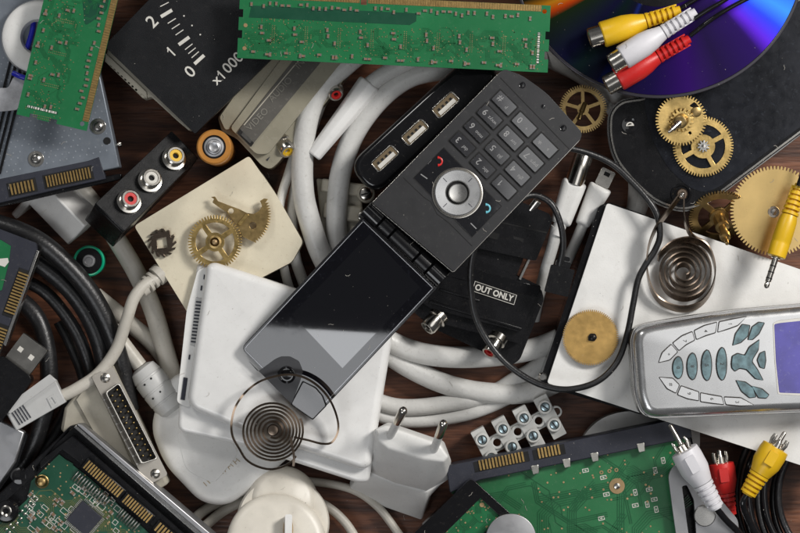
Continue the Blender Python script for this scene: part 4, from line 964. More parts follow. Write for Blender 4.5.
# ================= springs =================
def spiral(fr, r0, r1, turns, ry=1.0, off=(0, 0), n=40, wf=lambda k: 0, a0=0, pw=1):
    out = []; T = int(turns * n)
    for i in range(T + 1):
        k = i / T; r = r0 + (r1 - r0) * k ** pw; a = R(a0) + 2 * math.pi * turns * k
        out.append(fr(off[0] * k + r * math.cos(a), off[1] * k + r * math.sin(a) * ry, wf(k)))
    return out
g = Fr(684, 272, 78, 0, -12, -10)
t = thing('dark_hairspring', 'dark bronze spiral spring hanging from the hole in the black handheld', 'spring', g(0, 0, -6))
wax = g.m @ Vector((.12, .3, 1))
pts = spiral(g, 5, 29, 4.6, 1.04, (0, -1), a0=-66, pw=.95)
part('coil', MB().ribbon(pts, 1.3, 9, ax=wax), m_spring, t, smooth=60)
part('arm', MB().ribbon(spline([(680, 196, 94), (668, 212, 92), (655, 230, 88), (648, 250, 84), (647, 270, 80), (652, 290, 78), (663, 303, 76), (682, 309, 76), (700, 304, 76), (712, 288, 76), (715, 268, 76), (708, 248, 77), (692, 240, 78), (674, 243, 78), (662, 252, 78), (658, 258, 78)]), 1.3, 12, ax=wax), m_spring, t, smooth=60)
part('arm', MB().ribbon(spline([(684, 196, 94), (684, 214, 90), (687, 228, 86), (694, 238, 80), (704, 243, 77)]), 1.3, 11, ax=wax), m_spring, t, smooth=60)
cf = Fr(682, 194, 94)
part('clasp', MB().lathe(cf, (0, 0, -6), (0, 0, 1), [(0, 5.5), (8, 5.5), (9, 4.6), (9, 2.4), (5, 2.2)], 24), m_spring, t)
part('clasp_rivet', MB().lathe(cf, (0, -1, 0), (0, 0, 1), [(0, 2.3), (3.4, 2.1), (3.8, 1)], 14), m_nickel, t)
g = Fr(274, 431, 96, 0)
t = thing('bright_hairspring', 'thin pale brass-coloured spiral spring with wide loose outer loop, on the white adapter', 'spring', g(0, 0, -8))
part('coil', MB().ribbon(spiral(g, 7, 31, 6.4, .98, (-2, 0), a0=-120, pw=.9), 1.9, 6, ax=Vector((.1, .16, 1))), m_springb, t, smooth=60)
part('outer_loop', MB().ribbon(spline([(239, 448, 93), (233, 437, 94), (231.5, 424, 95), (235, 408, 98), (244, 394, 104), (257, 383, 102), (272, 377, 103), (288, 374.5, 104), (303, 377, 106), (318, 386, 107), (330, 400, 106), (337, 417, 101), (338, 431, 98), (332, 442, 95), (322, 443.5, 94), (308, 440, 95), (294, 437, 96)]), 2.0, 6, ), m_springb, t, smooth=60)
part('outer_turn', MB().ribbon(spline([(239, 448, 93), (246, 459, 93), (257, 466, 93), (271, 469, 93), (284, 466, 93), (292, 461, 93), (296, 456, 94)]), 2.0, 6), m_springb, t, smooth=60)
part('tail', MB().ribbon(spline([(291, 437, 96), (292, 446, 98), (294, 456, 98), (293.5, 466, 97)]), 2.2, 7), m_spring, t, smooth=60)
part('collet', MB().lathe(g, (-1, 1, -3), (0, 0, 1), [(0, 6), (6, 5.8), (7, 5), (7.4, 3), (7.5, .01)], 28), m_spring, t)

# ================= black cords =================
cable('black_cable', 'thin black cord looping from the moulded plug round the golden disc to the phone',
      [(559, 268, 84), (563, 247, 90), (561, 226, 94), (553, 206, 96), (541, 197, 96), (528, 196, 98), (512, 206, 104), (490, 228, 108), (476, 246, 104), (471, 266, 98), (471, 290, 92), (475, 315, 86), (486, 338, 82), (503, 360, 82), (525, 377, 84), (548, 387, 86), (572, 389, 88), (598, 381, 88), (617, 362, 86), (627, 335, 84), (633, 305, 84), (638, 280, 84), (646, 264, 84), (655, 250, 84), (660, 235, 86), (657, 215, 88), (648, 200, 88), (632, 182, 86), (612, 164, 84), (588, 153, 86), (560, 146, 90)], 3.1, m_blkc, cat='cord', seg=12)
f = Fr(561, 280, 88, -14)
t = thing('moulded_plug', 'small square black moulded plug between the black adapter and white box', 'plug', f(0, 0, -20))
part('body', MB().prism(f, rrect(-13, 11, -15, 13, 1.5), -14, 0), m_blk, t, bev=1.5)
part('relief', MB().prism(f, rrect(-9, 6, 13, 19, 2), -10, -1), m_blk, t, bev=1)
part('relief', MB().prism(f, rrect(-6, 4, 19.5, 24, 2), -9, -2), m_blk, t, bev=1)
for v in (-3, 5): part('moulding_hole', MB().lathe(f, (-3, v, 0), (0, 0, 1), [(0, 1.1), (.3, 1)], 10), m_hole, t)

# ================= silver phone =================
S = Fr(720, 362, 108, -1.0, 0, 3.5)
t = thing('silver_phone', 'silver candy-bar phone with leaf-shaped blue-grey keys and blue screen, right edge', 'phone', S(0, 0, -34))
o_ = S.tr([(633, 340), (637, 328), (650, 324), (730, 311), (900, 297), (900, 410), (800, 412), (655, 418), (644, 414), (637, 396)])
raw_ = offset(o_, 1); rad_ = [12, 14, 14, 30, 5, 5, 20, 14, 14, 20]
if area2(o_) < 0: rad_ = rad_[::-1]
o_ = rpoly(o_, [5, 6, 8, 30, 5, 5, 20, 8, 6, 20])
part('back_shell', MB().prism(S, scale_poly(o_, -1.2), -34, -14), m_steel, t, bev=4)
part('side_band', MB().prism(S, scale_poly(o_, .2), -14, -9), m_alu, t, bev=1)
fs = part('front_shell', MB().dome(S, scale_poly(raw_, 0), rad_, -10, 0, 9, n=8), m_silver, t, smooth=60)
SC_ = 170 / 800
def z3(p): return (630 + p[0] * SC_, 300 + p[1] * SC_)
m_teal = M('blue_grey_key', (.1, .165, .18), .12, metal=.5, var=.6, vs=12, coat=.6)
m_keyedge = M('key_outline', (.03, .025, .022), .4)
def zkey(pts, mm, name='key', rr=1.2, h=1.2, leg=None):
    q = S.tr([z3(p) for p in pts]); 
    if area2(q) < 0: q.reverse()
    part('key_surround', MB().prism(S, rpoly(scale_poly(q, -1.25), rr + .5), -.3, .25), m_keyedge, t)
    k_ = part(name, MB().prism(S, rpoly(q, rr), .1, h), mm, t, bev=.45)
    if leg: u = sum(p[0] for p in q) / len(q); v = sum(p[1] for p in q) / len(q); part('key_legend', (one(MB(), S, u, v, h, 3.6, -90, .12) if leg == '1' else MB().text(S, u, v, h, 5.2, leg, ang=-90, th=.12, bold=.05)), m_keyedge, k_)
zkey([(135, 293), (152, 250), (193, 210), (222, 243), (185, 280)], m_silver, leg='*')
zkey([(202, 203), (245, 170), (292, 150), (303, 187), (262, 208), (230, 236)], m_silver, leg='7')
zkey([(303, 145), (350, 122), (408, 106), (400, 152), (355, 165), (313, 184)], m_silver, leg='4')
zkey([(420, 104), (480, 92), (548, 79), (505, 118), (460, 134), (413, 150)], m_silver, leg='1')
zkey([(138, 364), (200, 370), (230, 400), (215, 436), (175, 415)], m_silver, leg='#')
zkey([(240, 405), (280, 420), (322, 434), (322, 472), (270, 462), (224, 444)], m_silver, leg='9')
zkey([(332, 438), (380, 448), (430, 456), (440, 490), (390, 484), (332, 476)], m_silver, leg='6')
zkey([(442, 458), (520, 462), (580, 494), (520, 496), (452, 490)], m_silver, leg='3')
for cx_, cy_, hh in ((226, 318, 50), (293, 312, 61), (361, 307, 70), (432, 300, 75)):
    l_ = [(cx_ + (21 if s > 0 else -23) * math.cos(a) ** 1.0 * s * (1 if s > 0 else -1) * (1 if s > 0 else 1), cy_ + hh * math.sin(a)) for s, rg_ in ((1, range(-90, 91, 20)),) for a in [R(q) for q in rg_]]
    l_ = [(cx_ + 20 * math.cos(R(q)), cy_ + hh * math.sin(R(q))) for q in range(-90, 91, 18)] + [(cx_ - 24 * math.cos(R(q)), cy_ + hh * .96 * math.sin(R(q))) for q in range(72, -73, -18)]
    zkey(l_, m_teal, rr=.3, h=1.8, leg='0852'[(226, 293, 361, 432).index(cx_)])
zkey([(478, 300), (482, 265), (505, 253), (540, 262), (562, 222), (608, 188), (600, 235), (575, 275), (572, 292), (598, 330), (624, 378), (590, 368), (548, 325), (515, 318), (492, 333), (480, 318)], m_teal, 'arrow_key', rr=1, h=2)
zkey([(600, 282), (612, 252), (632, 240), (636, 285), (630, 322), (612, 315)], m_teal, rr=1)
zkey([(484, 213), (497, 160), (528, 116), (562, 120), (552, 168), (520, 198)], m_teal, rr=1)
zkey([(556, 188), (575, 128), (606, 106), (630, 106), (604, 158), (575, 184)], m_teal, rr=1)
zkey([(499, 378), (542, 388), (578, 415), (590, 456), (562, 458), (525, 428)], m_teal, rr=1)
zkey([(572, 404), (620, 420), (652, 448), (640, 460), (604, 458)], m_teal, rr=1)
part('screen_surround', MB().prism(S, rpoly(S.tr([z3(p) for p in ((672, 108), (700, 96), (1000, 60), (1000, 462), (695, 444), (680, 290))]), 2), -.3, .5, ), m_nickel, t, bev=.4)
m_scr = M('violet_screen', (.055, .045, .26), .14, var=.7, vs=1.4, dust=.35, coat=.6, dcol=(.3, .3, .5))
part('screen', MB().prism(S, rpoly(S.tr([z3(p) for p in ((678, 114), (704, 108), (1000, 78), (1000, 446), (702, 436), (686, 290))]), 1.5), .2, .8), m_scr, t, bev=.3)

# ================= two-pin plug =================
t = thing('mains_plug', 'white two-pin mains plug with steel-tipped pins, under the thick cables', 'plug', P(400, 470, 0))
def lp(pts, z): return [P(x, y, z) for x, y in pts]
top = [(374, 429), (386, 425), (440, 444), (449, 457), (443, 462), (424, 459), (388, 448), (378, 440)]
mid = [(371, 433), (388, 422), (444, 441), (451, 460), (447, 474), (425, 486), (396, 479), (370, 464)]
low = [(368, 440), (390, 425), (444, 444), (451, 462), (449, 480), (427, 492), (395, 484), (366, 472)]
skirt1 = [(362, 452), (380, 434), (432, 450), (436, 470), (434, 488), (427, 500), (390, 490), (358, 480)]
skirt0 = [(350, 480), (368, 442), (425, 458), (428, 480), (428, 502), (422, 521), (385, 508), (347, 491)]
def ccw(l): return l if area2([(x, -y) for x, y in l]) > 0 else l[::-1]
part('body', MB().loft([lp(ccw(low), 44), lp(ccw(mid), 62), lp(ccw(top), 96)]), m_white2, t, bev=2.5, seg=3)
part('skirt', MB().loft([lp(ccw(skirt0), 8), lp(ccw(skirt1), 38), lp(ccw(low), 48)]), m_white2, t, bev=2.5, seg=3)
for (x0, y0), (x1, y1) in (((389, 438), (404, 409)), ((433, 452), (444, 422))):
    q = [P(x0, y0, 90), P(x0 + (x1 - x0) * .55, y0 + (y1 - y0) * .55, 120)]; q2 = [q[1], P(x1, y1, 140)]
    sl = part('pin_sleeve', MB().tube(q, 4.0, 20), m_white2, t, smooth=60)
    d_ = (q2[1] - q2[0]); pts_ = [q2[0], q2[0] + d_ * .86, q2[0] + d_ * .96, q2[1]]
    part('pin_tip', MB().tube(pts_, [4.3, 4.3, 3.4, 1.2], 20), m_nickel, t, smooth=60)

# ================= terminal strip =================
f = Fr(497, 443, 34, 27.6)
t = thing('terminal_strip', 'translucent white screw terminal strip with four poles, half under the green drive board', 'terminal block', f(0, 0, -30))
m_nyl = M('translucent_nylon', (.52, .52, .5), .35, var=.06, dust=.12, sss=.3)
for k in range(4):
    c = 11.8 + 23.7 * k - 23.7
    if k == 0: c = -11.6
    h0, h1 = -24, 21
    blk = part('pole', MB().prism(f, rpoly([(c - 7.2, h0), (c + 7.2, h0), (c + 7.2, h1), (c - 7.2, h1)], 1), -26, -4), m_nyl, t, bev=1)
    for v in (-10.5, 9.5):
        part('screw_tower', MB().lathe(f, (c, v, -6), (0, 0, 1), [(0, 7.4), (6, 7.2), (6.8, 6.6), (6.8, 4.9), (3, 4.7)], 28, caps=False), m_nyl, blk)
        screw(f, (c, v, -2.4), 4.6, blk, M('zinc_screw', (.36, .46, .5), .3, metal=1) if (k == 0 and v < 0) else bpy.data.materials['zinc_screw'], 60 + k * 17 + v)
    if k < 3:
        part('web', MB().prism(f, circ(c + 11.85, 0, 6.6, 26), -16, -5, holes=[circ(c + 11.85, 0, 4, 20)]), m_nyl, t, bev=.6)
        part('bridge', MB().box(f, c + 7, c + 16.7, -8.5, -5.4, -18, -8).box(f, c + 7, c + 16.7, 5.4, 8, -18, -8), m_nyl, t)
part('end_ring', MB().prism(f, circ(67, 0, 6, 24), -16, -5, holes=[circ(67.6, 0, 3.8, 18)]), m_nyl, t, bev=.5)

# ================= green board drive, bottom =================
f = Fr(446, 466, 62, 11.6)
t = thing('hard_drive', 'hard drive with large green circuit board and grey connector rail along the bottom', 'hard drive', f(0, 0, -50))
part('chassis', MB().prism(f, f.tr([(448, 470), (689, 419), (700, 470), (720, 600), (470, 620)]), -50, -14), m_blk, t, bev=1.5)
pb = f.tr([(470, 482), (690, 434), (676, 470), (684, 560), (690, 600), (470, 620), (455, 540), (452, 492)])
b = MB().prism(f, pb, -13, -9)
traces(b, f, pb, -9, 4, 34, 1, lmax=44, kmax=6, wd=.8, gap=2.0)
rgq = random.Random(8)
for (tx, ty, n) in ((560, 505, 6), (590, 500, 5), (640, 485, 4), (655, 520, 5)):
    for q in range(n):
        line(f, b, [(tx - 22 + q * 2.2, ty + 60), (tx - 22 + q * 2.2, ty + 8 + q), (tx - 8 + q * 1.4, ty - 8 + q * 2), (tx + 24, ty - 14 + q * 2), (tx + 34 + q, ty - 24 + q * 2)], .8, -9.1, -8.75 + q * .01, 1)
vias(b, f, pb, -9, 6, 150, 2, r=1.1)
bd = part('board', b, [m_pcbh, m_pcbl, m_copper], t)
rail = f.tr([(446, 466), (575, 440), (689, 416.5), (692, 437.5), (600, 456), (480, 480), (450, 493)])
part('connector_rail', MB().prism(f, rail, -40, 0), m_hddp, t, bev=1)
for (x0, y0, x1, y1, n) in ((478, 463.5, 524, 454.5, 14), (537, 451.5, 560, 447, 7)):
    u0, v0 = f.uv(x0, y0); u1, v1 = f.uv(x1, y1)
    part('contact_bay', MB().box(f, u0 - 4.5, u1 + 4.5, v0 - 8, v0 + 2.2, -.3, .5), m_hole, t)
    b = MB(); contacts(b, f, u0, u1, v0 - 7.2, v0 + 3, .4, 1.6, n, 0, .56); part('contact_row', b, m_gold, t)
for x, y in ((535, 468), (566.6, 461.5), (594.6, 455.5), (641, 446)):
    u, v = f.uv(x, y); part('solder_tab', MB().prism(f, [(u - 4, v + 3), (u + 4, v + 3), (u + 3, v - 6), (u - 3, v - 6)], -9.5, .8), m_solder, t, bev=.5)
u, v = f.uv(617.6, 486.5)
part('mounting_pad', MB().prism(f, circ(u, v, 7.8, 28), -9, -8.2), m_copper, t); part('mounting_rivet', MB().lathe(f, (u, v, -8.2), (0, 0, 1), [(0, 3.4), (1, 3), (1.4, 1.4), (.6, 1.2), (.6, .01)], 18), m_nickel, t)
for x, y in ((602, 473), (610, 471.5), (617, 470.5)):
    u, v = f.uv(x, y); part('plated_hole', MB().prism(f, circ(u, v, 2, 14), -9, -8.4, holes=[circ(u, v, 1, 10)]), m_copper, t); 
b = MB(); rgx = random.Random(2)
for x, y in ((586, 471), (604, 478), (607, 495), (636, 493), (636, 506), (664, 461), (656, 471), (650, 490), (655, 500), (602, 519), (657, 510), (648, 505)):
    u, v = f.uv(x, y); g = f.at(u, v, -9, rgx.choice((0, 90)))
    b.prism(g, rrect(-3.2, 3.2, -2, 2, .5), 0, .35, holes=[rrect(-2.5, 2.5, -1.3, 1.3, .4)]); b.box(g, -1.5, 1.3, -.3, .3, 0, .35); b.box(g, -.3, .3, -.9, .9, 0, .36)
part('silkscreen', b, m_ink, t)
f = Fr(700, 500, 66, 0)
t = thing('metal_bracket', 'bare aluminium bracket with slot and bolt beside the green drive board', 'bracket', f(0, 0, -8))
part('plate', MB().prism(f, rpoly(f.tr([(668, 474), (676, 463), (690, 462), (738, 520), (742, 560), (680, 560), (674, 520)]), [6, 6, 10, 4, 2, 2, 10]), -8, 0, holes=[rpoly(f.tr([(682, 486), (687, 485), (694, 500), (697, 545), (690, 545)]), 2)]), m_alu, t, bev=1)
u, v = f.uv(704.5, 515.5)
bo = part('bolt', MB().lathe(f, (u, v, 0), (0, 0, 1), [(0, 11), (2.4, 10.8), (3, 10), (3.1, .01)], 36), m_steel, t)

# ================= black tray board and coin =================
f = Fr(462, 512, 84, 45)
t = thing('framed_board', 'small green board in a black plastic tray set at an angle, bottom centre', 'circuit board', f(0, 0, -24))
tp = f.tr([(471, 478), (512, 515), (470, 560), (400, 560), (404, 543)])
inn = f.tr([(480.5, 498), (500, 516), (470, 548), (430, 556), (432, 546)])
part('tray', MB().prism(f, rpoly(tp, [5, 4, 4, 4, 4]), -24, 0, holes=[inn]), m_blkg, t, bev=1.5)
b = MB().prism(f, f.tr([(481, 497), (502, 516), (470, 550), (428, 558), (430, 546)]), -10, -4)
vias(b, f, inn, -4, 5, 40, 1, r=.9); traces(b, f, inn, -4, 9, 10, 2, lmax=12, kmax=4)
part('board', b, [m_pcb, m_copper, m_pcbl], t)
u, v = f.uv(482, 505); part('corner_pad', MB().prism(f, circ(u, v, 2.4, 16), -4, -3.4), m_copper, t)
f = Fr(511, 539, 98)
solo('metal_disc', 'plain dull grey metal disc at the bottom edge over the tray board', 'disc', MB().lathe(f, (0, 0, -8), (0, 0, 1), [(0, 24), (7, 25.5), (8, 25), (8.2, .01)], 64), m_alu, bev=.3)

# ================= circuit-board drive, bottom left =================
f = Fr(75, 426, 82, -40.8)
t = thing('hard_drive', 'open-faced hard drive with dark green board and gold contacts, bottom left corner', 'hard drive', f(0, 0, -40))
part('chassis', MB().prism(f, rpoly(f.tr([(75, 425), (210, 541), (150, 640), (-60, 640), (-60, 520), (2, 496)]), 3), -40, -12), m_blk, t, bev=1.5)
part('right_rail', MB().prism(f, f.tr([(76, 424), (82, 424), (215, 537), (211, 541)]), -40, 2), m_alu, t, bev=1)
part('rail_edge', MB().prism(f, f.tr([(73, 427), (76.5, 425), (211, 541), (208, 545)]), -20, -1), m_steel, t, bev=.6)
part('left_rail', MB().prism(f, f.tr([(75, 425), (68, 430), (35, 468), (36, 474), (-20, 524), (-20, 512), (60, 436), (70, 426)]), -30, 0), m_blk, t, bev=1)
part('connector_housing', MB().prism(f, f.tr([(72, 436), (83, 445), (200, 548), (188, 560), (100, 480), (62, 450), (40, 470), (38, 462)]), -13, -4), m_blk, t, bev=1)
pb = f.tr([(58, 455), (90, 480), (160, 545), (150, 600), (-60, 600), (-40, 530), (10, 515), (26, 500), (30, 482)])
b = MB().prism(f, pb, -14, -10)
dk = f.tr([(57, 456), (72, 464), (72, 478), (62, 498), (46, 492), (36, 480)])
b.prism(f, dk, -10, -9.8, m=4)
traces(b, f, f.tr([(60, 480), (100, 490), (150, 545), (140, 590), (-30, 590), (-10, 520), (30, 495)]), -10, 12, 75, 1, lmax=16, kmax=6, wd=.9, gap=1.9)
vias(b, f, pb, -10, 13, 260, 2, r=.9)
part('board', b, [M('teal_solder_mask', (.008, .075, .04), .33, var=.2, coat=.2), m_olive, m_copper, m_ink, m_pcbd], t)
# gold edge contacts, in two groups
for (x0, y0, x1, y1, n) in ((86, 463, 122, 493, 15), (125, 497, 151, 519, 11), (157, 525, 190, 553, 12)):
    u0, v0 = f.uv(x0, y0); u1, v1 = f.uv(x1, y1)
    part('contact_shelf', MB().box(f, u0 - 2, u1 + 2, v0 - 6.5, v0 + 5.5, -4.4, .4), m_blk, t, bev=.8)
    b = MB(); contacts(b, f, u0, u1, v0 - 5.5, v0 + 4.5, .3, 1.5, n, 0, .55); part('contact_row', b, m_gold, t)
for (x0, y0, x1, y1, n) in ((73, 475, 107, 505, 14), (118, 513, 136, 530, 8)):
    u0, v0 = f.uv(x0, y0); u1, v1 = f.uv(x1, y1)
    for i in range(n):
        u = u0 + (u1 - u0) * (i + .5) / n
        part('solder_leg', MB().tube([f(u, v0 - 4.5, -9), f(u, v0 - 2.5, -7), f(u, v0 + 3, -6.2), f(u, v0 + 6, -5)], .85, 8), m_solder, t, smooth=60)
u, v = f.uv(83.6, 519); g = f.at(u, v, -10, 0)
part('chip', MB().box(g, -13, 13, -12.5, 12.5, .5, 4), m_hddp, t, bev=.4)
b = MB()
for a in range(4):
    h_ = g.at(0, 0, 0, a * 90)
    for i in range(16): b.box(h_, 12.9, 16.2, -12 + i * 1.6 - .4, -12 + i * 1.6 + .4, .3, .9)
part('chip_leads', b, m_solder, t)
rgx = random.Random(6)
for i in range(60):
    x, y = rgx.uniform(10, 112), rgx.uniform(486, 540)
    if not inside(*f.uv(x, y), pb) or (abs(x - 83.6) < 22 and abs(y - 519) < 22) or (x < 28 and y > 508): continue
    if (x < 72 and y < 492): continue
    g_2 = rgx.choice(((4.2, 2.2), (3.2, 1.7), (5.5, 3)))
    smd(f, *f.uv(x, y), -9.8, rgx.choice((0, 90)), t, *g_2, 1.3)
    u, v = f.uv(x, y)
b = MB()
for i in range(46):
    x, y = rgx.uniform(28, 118), rgx.uniform(488, 538); u, v = f.uv(x, y)
    if inside(u, v, pb) and not (x < 72 and y < 496): a_, b_ = rgx.uniform(2, 4.5), rgx.uniform(1.5, 3); b.prism(f, rrect(u - a_, u + a_, v - b_, v + b_, .2), -10, -9.55 - .002 * i, holes=[rrect(u - a_ + .5, u + a_ - .5, v - b_ + .5, v + b_ - .5, .2)])
part('silkscreen', b, m_ink, t)
b = MB()
for i in range(8):
    for j in range(2): u, v = f.uv(8 + i * 3.9 - j * 3, 533 - i * 4.6 - j * 3); b.lathe(f, (u, v, -10), (0, 0, 1), [(0, 1.7), (1, 1.5), (1.7, .6)], 10)
part('solder_bumps', b, m_solder, t)
part('brass_screw', MB().lathe(f, (*f.uv(41, 482), -9), (0, 0, 1), [(0, 7), (.6, 6.8), (1, 6), (5, 5.6), (7.5, 4.2), (8.5, 2), (8.6, .01)], 28), m_brassd, t)
part('rubber_mount', MB().lathe(f, (*f.uv(19, 477), -14), (0, 0, 1), [(0, 9), (10, 9), (14, 7), (15, 3), (15, .01)], 28), m_blkg, t)
mo = part('rubber_mount', MB().lathe(f, (*f.uv(6, 511), -14), (0, 0, 1), [(0, 13), (12, 12.4), (15, 10), (15.5, 6), (13, 5.6)], 30), m_blkg, t)
part('mount_bushing', MB().lathe(f, (*f.uv(6, 511), -2), (0, 0, 1), [(0, 6), (3.2, 5.8), (3.6, 4.8), (2.8, 3.2), (0, 2.8)], 22), m_nickel, mo)

# ================= phono leads, top right =================
def rca_female(px, py, z, ang, pitch, L, r, col, label, cable_pts):
    f = Fr(px, py, z, ang, 0, pitch)
    t = thing('phono_socket_lead', label, 'connector', f(0, 0, -r), 'coloured phono sockets on the disc')
    part('steel_collar', MB().lathe(f, (0, 0, 0), (1, 0, 0), [(0, r * .62), (0, r * .8), (1, r * .88), (15, r * .88), (15, r * .5)], 32, caps=False), m_nickel, t)
    part('inner_ring', MB().lathe(f, (.3, 0, 0), (1, 0, 0), [(0, r * .62), (-.5, r * .5), (0, r * .3), (4, r * .25)], 24, caps=False), col if 0 else m_copper, t)
    part('contact_hole', MB().lathe(f, (3.6, 0, 0), (1, 0, 0), [(0, r * .6), (2, r * .6)], 16), m_hole, t)
    part('moulded_grip', MB().lathe(f, (13, 0, 0), (1, 0, 0), [(0, r * .8), (.6, r), (2, r * 1.06), (L * .3, r * 1.04), (L * .42, r * .9), (L * .5, r * .72), (L * .56, r * .62)], 30, sy=1), col, t, smooth=50)
    rel = part('strain_relief', MB().lathe(f, (13 + L * .55, 0, 0), (1, 0, 0), [(0, r * .46), (L * .46, r * .36)], 20), col, t)
    n = 6
    for i in range(n):
        u = 13 + L * (.575 + .068 * i); rr = r * (.64 - .02 * i)
        part('relief_ring', MB().lathe(f, (u, 0, 0), (1, 0, 0), [(0, rr), (L * .036, rr * .985)], 22), col, rel)
    for a in (1, -1): part('relief_rib', MB().box(f, 13 + L * .55, 13 + L * .98, a * r * .42, a * r * .56, -2, 2), col, rel)
    part('lead', MB().tube(spline(cable_pts), 2.2, 10), m_blkg, t, smooth=60)
rca_female(589, 39, 122, 17.5, 0, 82, 12.5, m_yel, 'yellow phono socket end lying on the optical disc, topmost of three', [(680, 9, 123), (700, -3, 124), (720, -14, 124)])
rca_female(606, 86, 118, 29.5, -2, 82, 12, m_red, 'red phono socket end lying on the optical disc, lowest of three', [(690, 36, 124), (708, 22, 126), (728, 9, 128), (760, -8, 128)])
rca_female(611, 65, 134, 32, -2, 86, 12, m_pwhite, 'white phono socket end on the optical disc, crossing over the red one', [(694, 19, 140), (708, 10, 138), (725, 0, 134), (745, -14, 130)])

# yellow jack plug
f = Fr(776, 257, 112, 71.5, 0, 4)
t = thing('jack_plug', 'yellow headphone jack plug pointing down over the bright brass disc', 'plug', f(0, 0, -10))
part('grip', MB().lathe(f, (0, 0, 0), (1, 0, 0), [(0, 8), (.8, 9.4), (14, 9.8), (16, 9.4), (17, 9.9), (38, 9.4), (44, 8)], 30), m_yel, t, smooth=50)
rel = part('strain_relief', MB().lathe(f, (43, 0, 0), (1, 0, 0), [(0, 6), (34, 4.6)], 20), m_yel, t)
for i in range(6): part('relief_ring', MB().lathe(f, (45 + i * 5.2, 0, 0), (1, 0, 0), [(0, 8.8 - i * .4), (2.7, 8.7 - i * .4)], 24), m_yel, rel)
for a in (1, -1): part('relief_rib', MB().box(f, 43, 74, a * 5, a * 7.4, -1.6, 1.6), m_yel, rel)
pin = part('pin', MB().lathe(f, (0, 0, 0), (-1, 0, 0), [(0, 4.8), (1.5, 4.8), (2, 3.2), (26, 3.1), (27, 2.3), (29, 2.9), (31.5, 2.6), (33, 1.2)], 22), m_nickel, t)
for u in (9, 15.5, 22): part('insulating_ring', MB().lathe(f, (-u, 0, 0), (-1, 0, 0), [(0, 3.25), (1.1, 3.22)], 22), m_hole, pin)
part('lead', MB().tube(spline([(799, 186, 115), (806, 165, 116), (815, 130, 116)]), 3), m_blkg, t, smooth=60)

# ================= phono plugs, bottom right =================
def rca_male(px, py, z, ang, pitch, L, r, col, label, cable_pts, tip=22, splay=True):
    """origin at the front of the grip, u pointing to the cable end"""
    f = Fr(px, py, z, ang, 0, pitch)
    t = thing('phono_plug', label, 'plug', f(0, 0, -r), 'coloured phono plugs with black leads')
    part('moulded_grip', MB().lathe(f, (0, 0, 0), (1, 0, 0), [(0, r * .85), (.6, r), (L * .12, r * 1.06), (L * .34, r * 1.04), (L * .46, r * .88), (L * .56, r * .74)], 30), col, t, smooth=50)
    part('grip_panel', MB().prism(f, rrect(L * .08, L * .34, -r * .35, r * .35, 1), r * .9, r * 1.14), col, t, bev=.6)
    rel = part('strain_relief', MB().lathe(f, (L * .55, 0, 0), (1, 0, 0), [(0, r * .56), (L * .45, r * .42)], 20), col, t)
    for i in range(5): part('relief_ring', MB().lathe(f, (L * (.57 + .087 * i), 0, 0), (1, 0, 0), [(0, r * (.75 - .04 * i)), (L * .052, r * (.745 - .04 * i))], 24), col, rel)
    for a in (1, -1): part('relief_rib', MB().box(f, L * .55, L * .97, a * r * .45, a * r * .58, -2, 2), col, rel)
    part('sleeve', MB().lathe(f, (-6, 0, 0), (1, 0, 0), [(0, r * .42), (6, r * .46)], 20), m_nickel, t)
    for k in range(4):
        a = R(45 + 90 * k); c0, s0 = math.cos(a), math.sin(a)
        q = [f(0, r * .6 * c0, r * .6 * s0), f(-6, r * .72 * c0, r * .72 * s0), f(-11, r * .68 * c0, r * .68 * s0)]
        part('shield_leaf', MB().tube(q, [1.8, 1.7, 1.2], 8), m_nickel, t, smooth=60)
    part('pin', MB().lathe(f, (-6, 0, 0), (-1, 0, 0), [(0, 3.4), (2, 2.6), (tip - 8, 2.4), (tip - 6.5, 1.4)], 16), m_nickel, t)
    part('lead', MB().tube(spline(cable_pts), 3.4, 12), m_blkg, t, smooth=60)
rca_male(684, 450, 92, -60.5, 4, 68, 14, m_pwhite, 'white phono plug lying over the green drive board corner', [(716, 508, 88), (726, 520, 84), (738, 532, 78), (752, 550, 70)], tip=30)
rca_male(721, 463, 56, -81, 0, 54, 12.5, m_red, 'red phono plug between the white and yellow plugs', [(729, 510, 54), (734, 522, 50), (744, 545, 44)], tip=14)
rca_male(776, 447, 92, -121, 2, 56, 14, m_yel, 'yellow phono plug resting on the coiled black lead', [(748, 492, 92), (743, 503, 92), (748, 518, 86), (762, 545, 78)], tip=18)
t = None
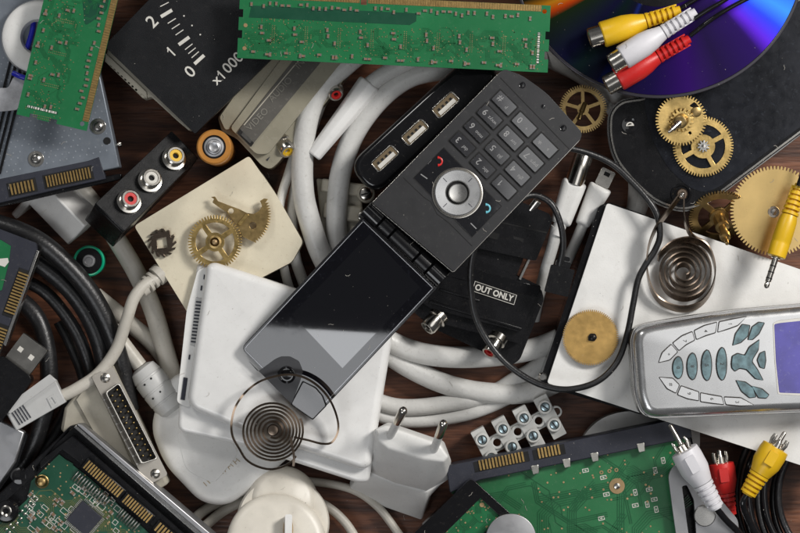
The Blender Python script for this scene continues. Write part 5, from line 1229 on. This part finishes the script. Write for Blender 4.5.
for i, (r_, z, ox, oy) in enumerate(((122, 24, 0, 0), (116, 26, 2, 3), (110, 36, 0, -2), (104, 30, 4, 4), (97, 38, 3, 0), (91, 32, 6, 6), (84, 40, 5, 2))):
    pts = [(856 + ox + r_ * math.cos(R(a)) * .98, 494 + oy + r_ * math.sin(R(a)) * .92, z + 6 * math.sin(R(a * 2 + i * 50))) for a in range(95, 296, 14)]
    cable('coiled_lead', 'turn of glossy black lead coiled at the bottom right corner', pts, 3.5, m_blkg if i % 3 else m_blkc, group='turns of the coiled black lead')
# ================= loose dust, settled on whatever lies under it =================
bpy.context.view_layer.update(); dg = bpy.context.evaluated_depsgraph_get()
rgd = random.Random(77); b = MB(); hz = Fr(400, 266.5, 0)
def drop(x, y):
    hit, loc, nor, _, ob, _ = SC.ray_cast(dg, Vector((x, y, 3)), Vector((0, 0, -1)))
    return (loc, nor) if hit and nor.z > .6 else (None, None)
for i in range(1500):
    x, y = rgd.uniform(-4.1, 4.1), rgd.uniform(-2.75, 2.75); l, n = drop(x, y)
    if l is None: continue
    r = rgd.choice((.2, .25, .3, .35, .5)) * rgd.uniform(.7, 1.3) / 100; q = [l + n * r * .4 + Vector((rgd.uniform(-1, 1), rgd.uniform(-1, 1), rgd.uniform(-.3, .6))) * r for _ in range(4)]
    b.add(q, [(0, 1, 2), (0, 3, 1), (1, 3, 2), (2, 3, 0)], 0 if rgd.random() < .7 else 1)
for i in range(70):
    x, y = rgd.uniform(-4, 4), rgd.uniform(-2.6, 2.6); a = rgd.uniform(0, 6.3); pts = []
    for k in range(7):
        l, n = drop(x, y)
        if l is None or (pts and abs(l.z - pts[-1].z) > .02): break
        pts.append(l + n * .004); x += math.cos(a) * .009; y += math.sin(a) * .009; a += rgd.uniform(-.7, .7)
    if len(pts) > 3: b.tube(pts, .16, 5)
solo('dust', 'fine pale and dark dust specks and lint over the whole pile', 'dust', b, [M('pale_lint', (.5, .47, .42), .9), M('dark_grit', (.06, .045, .035), .9)], kind='stuff', smooth=0)
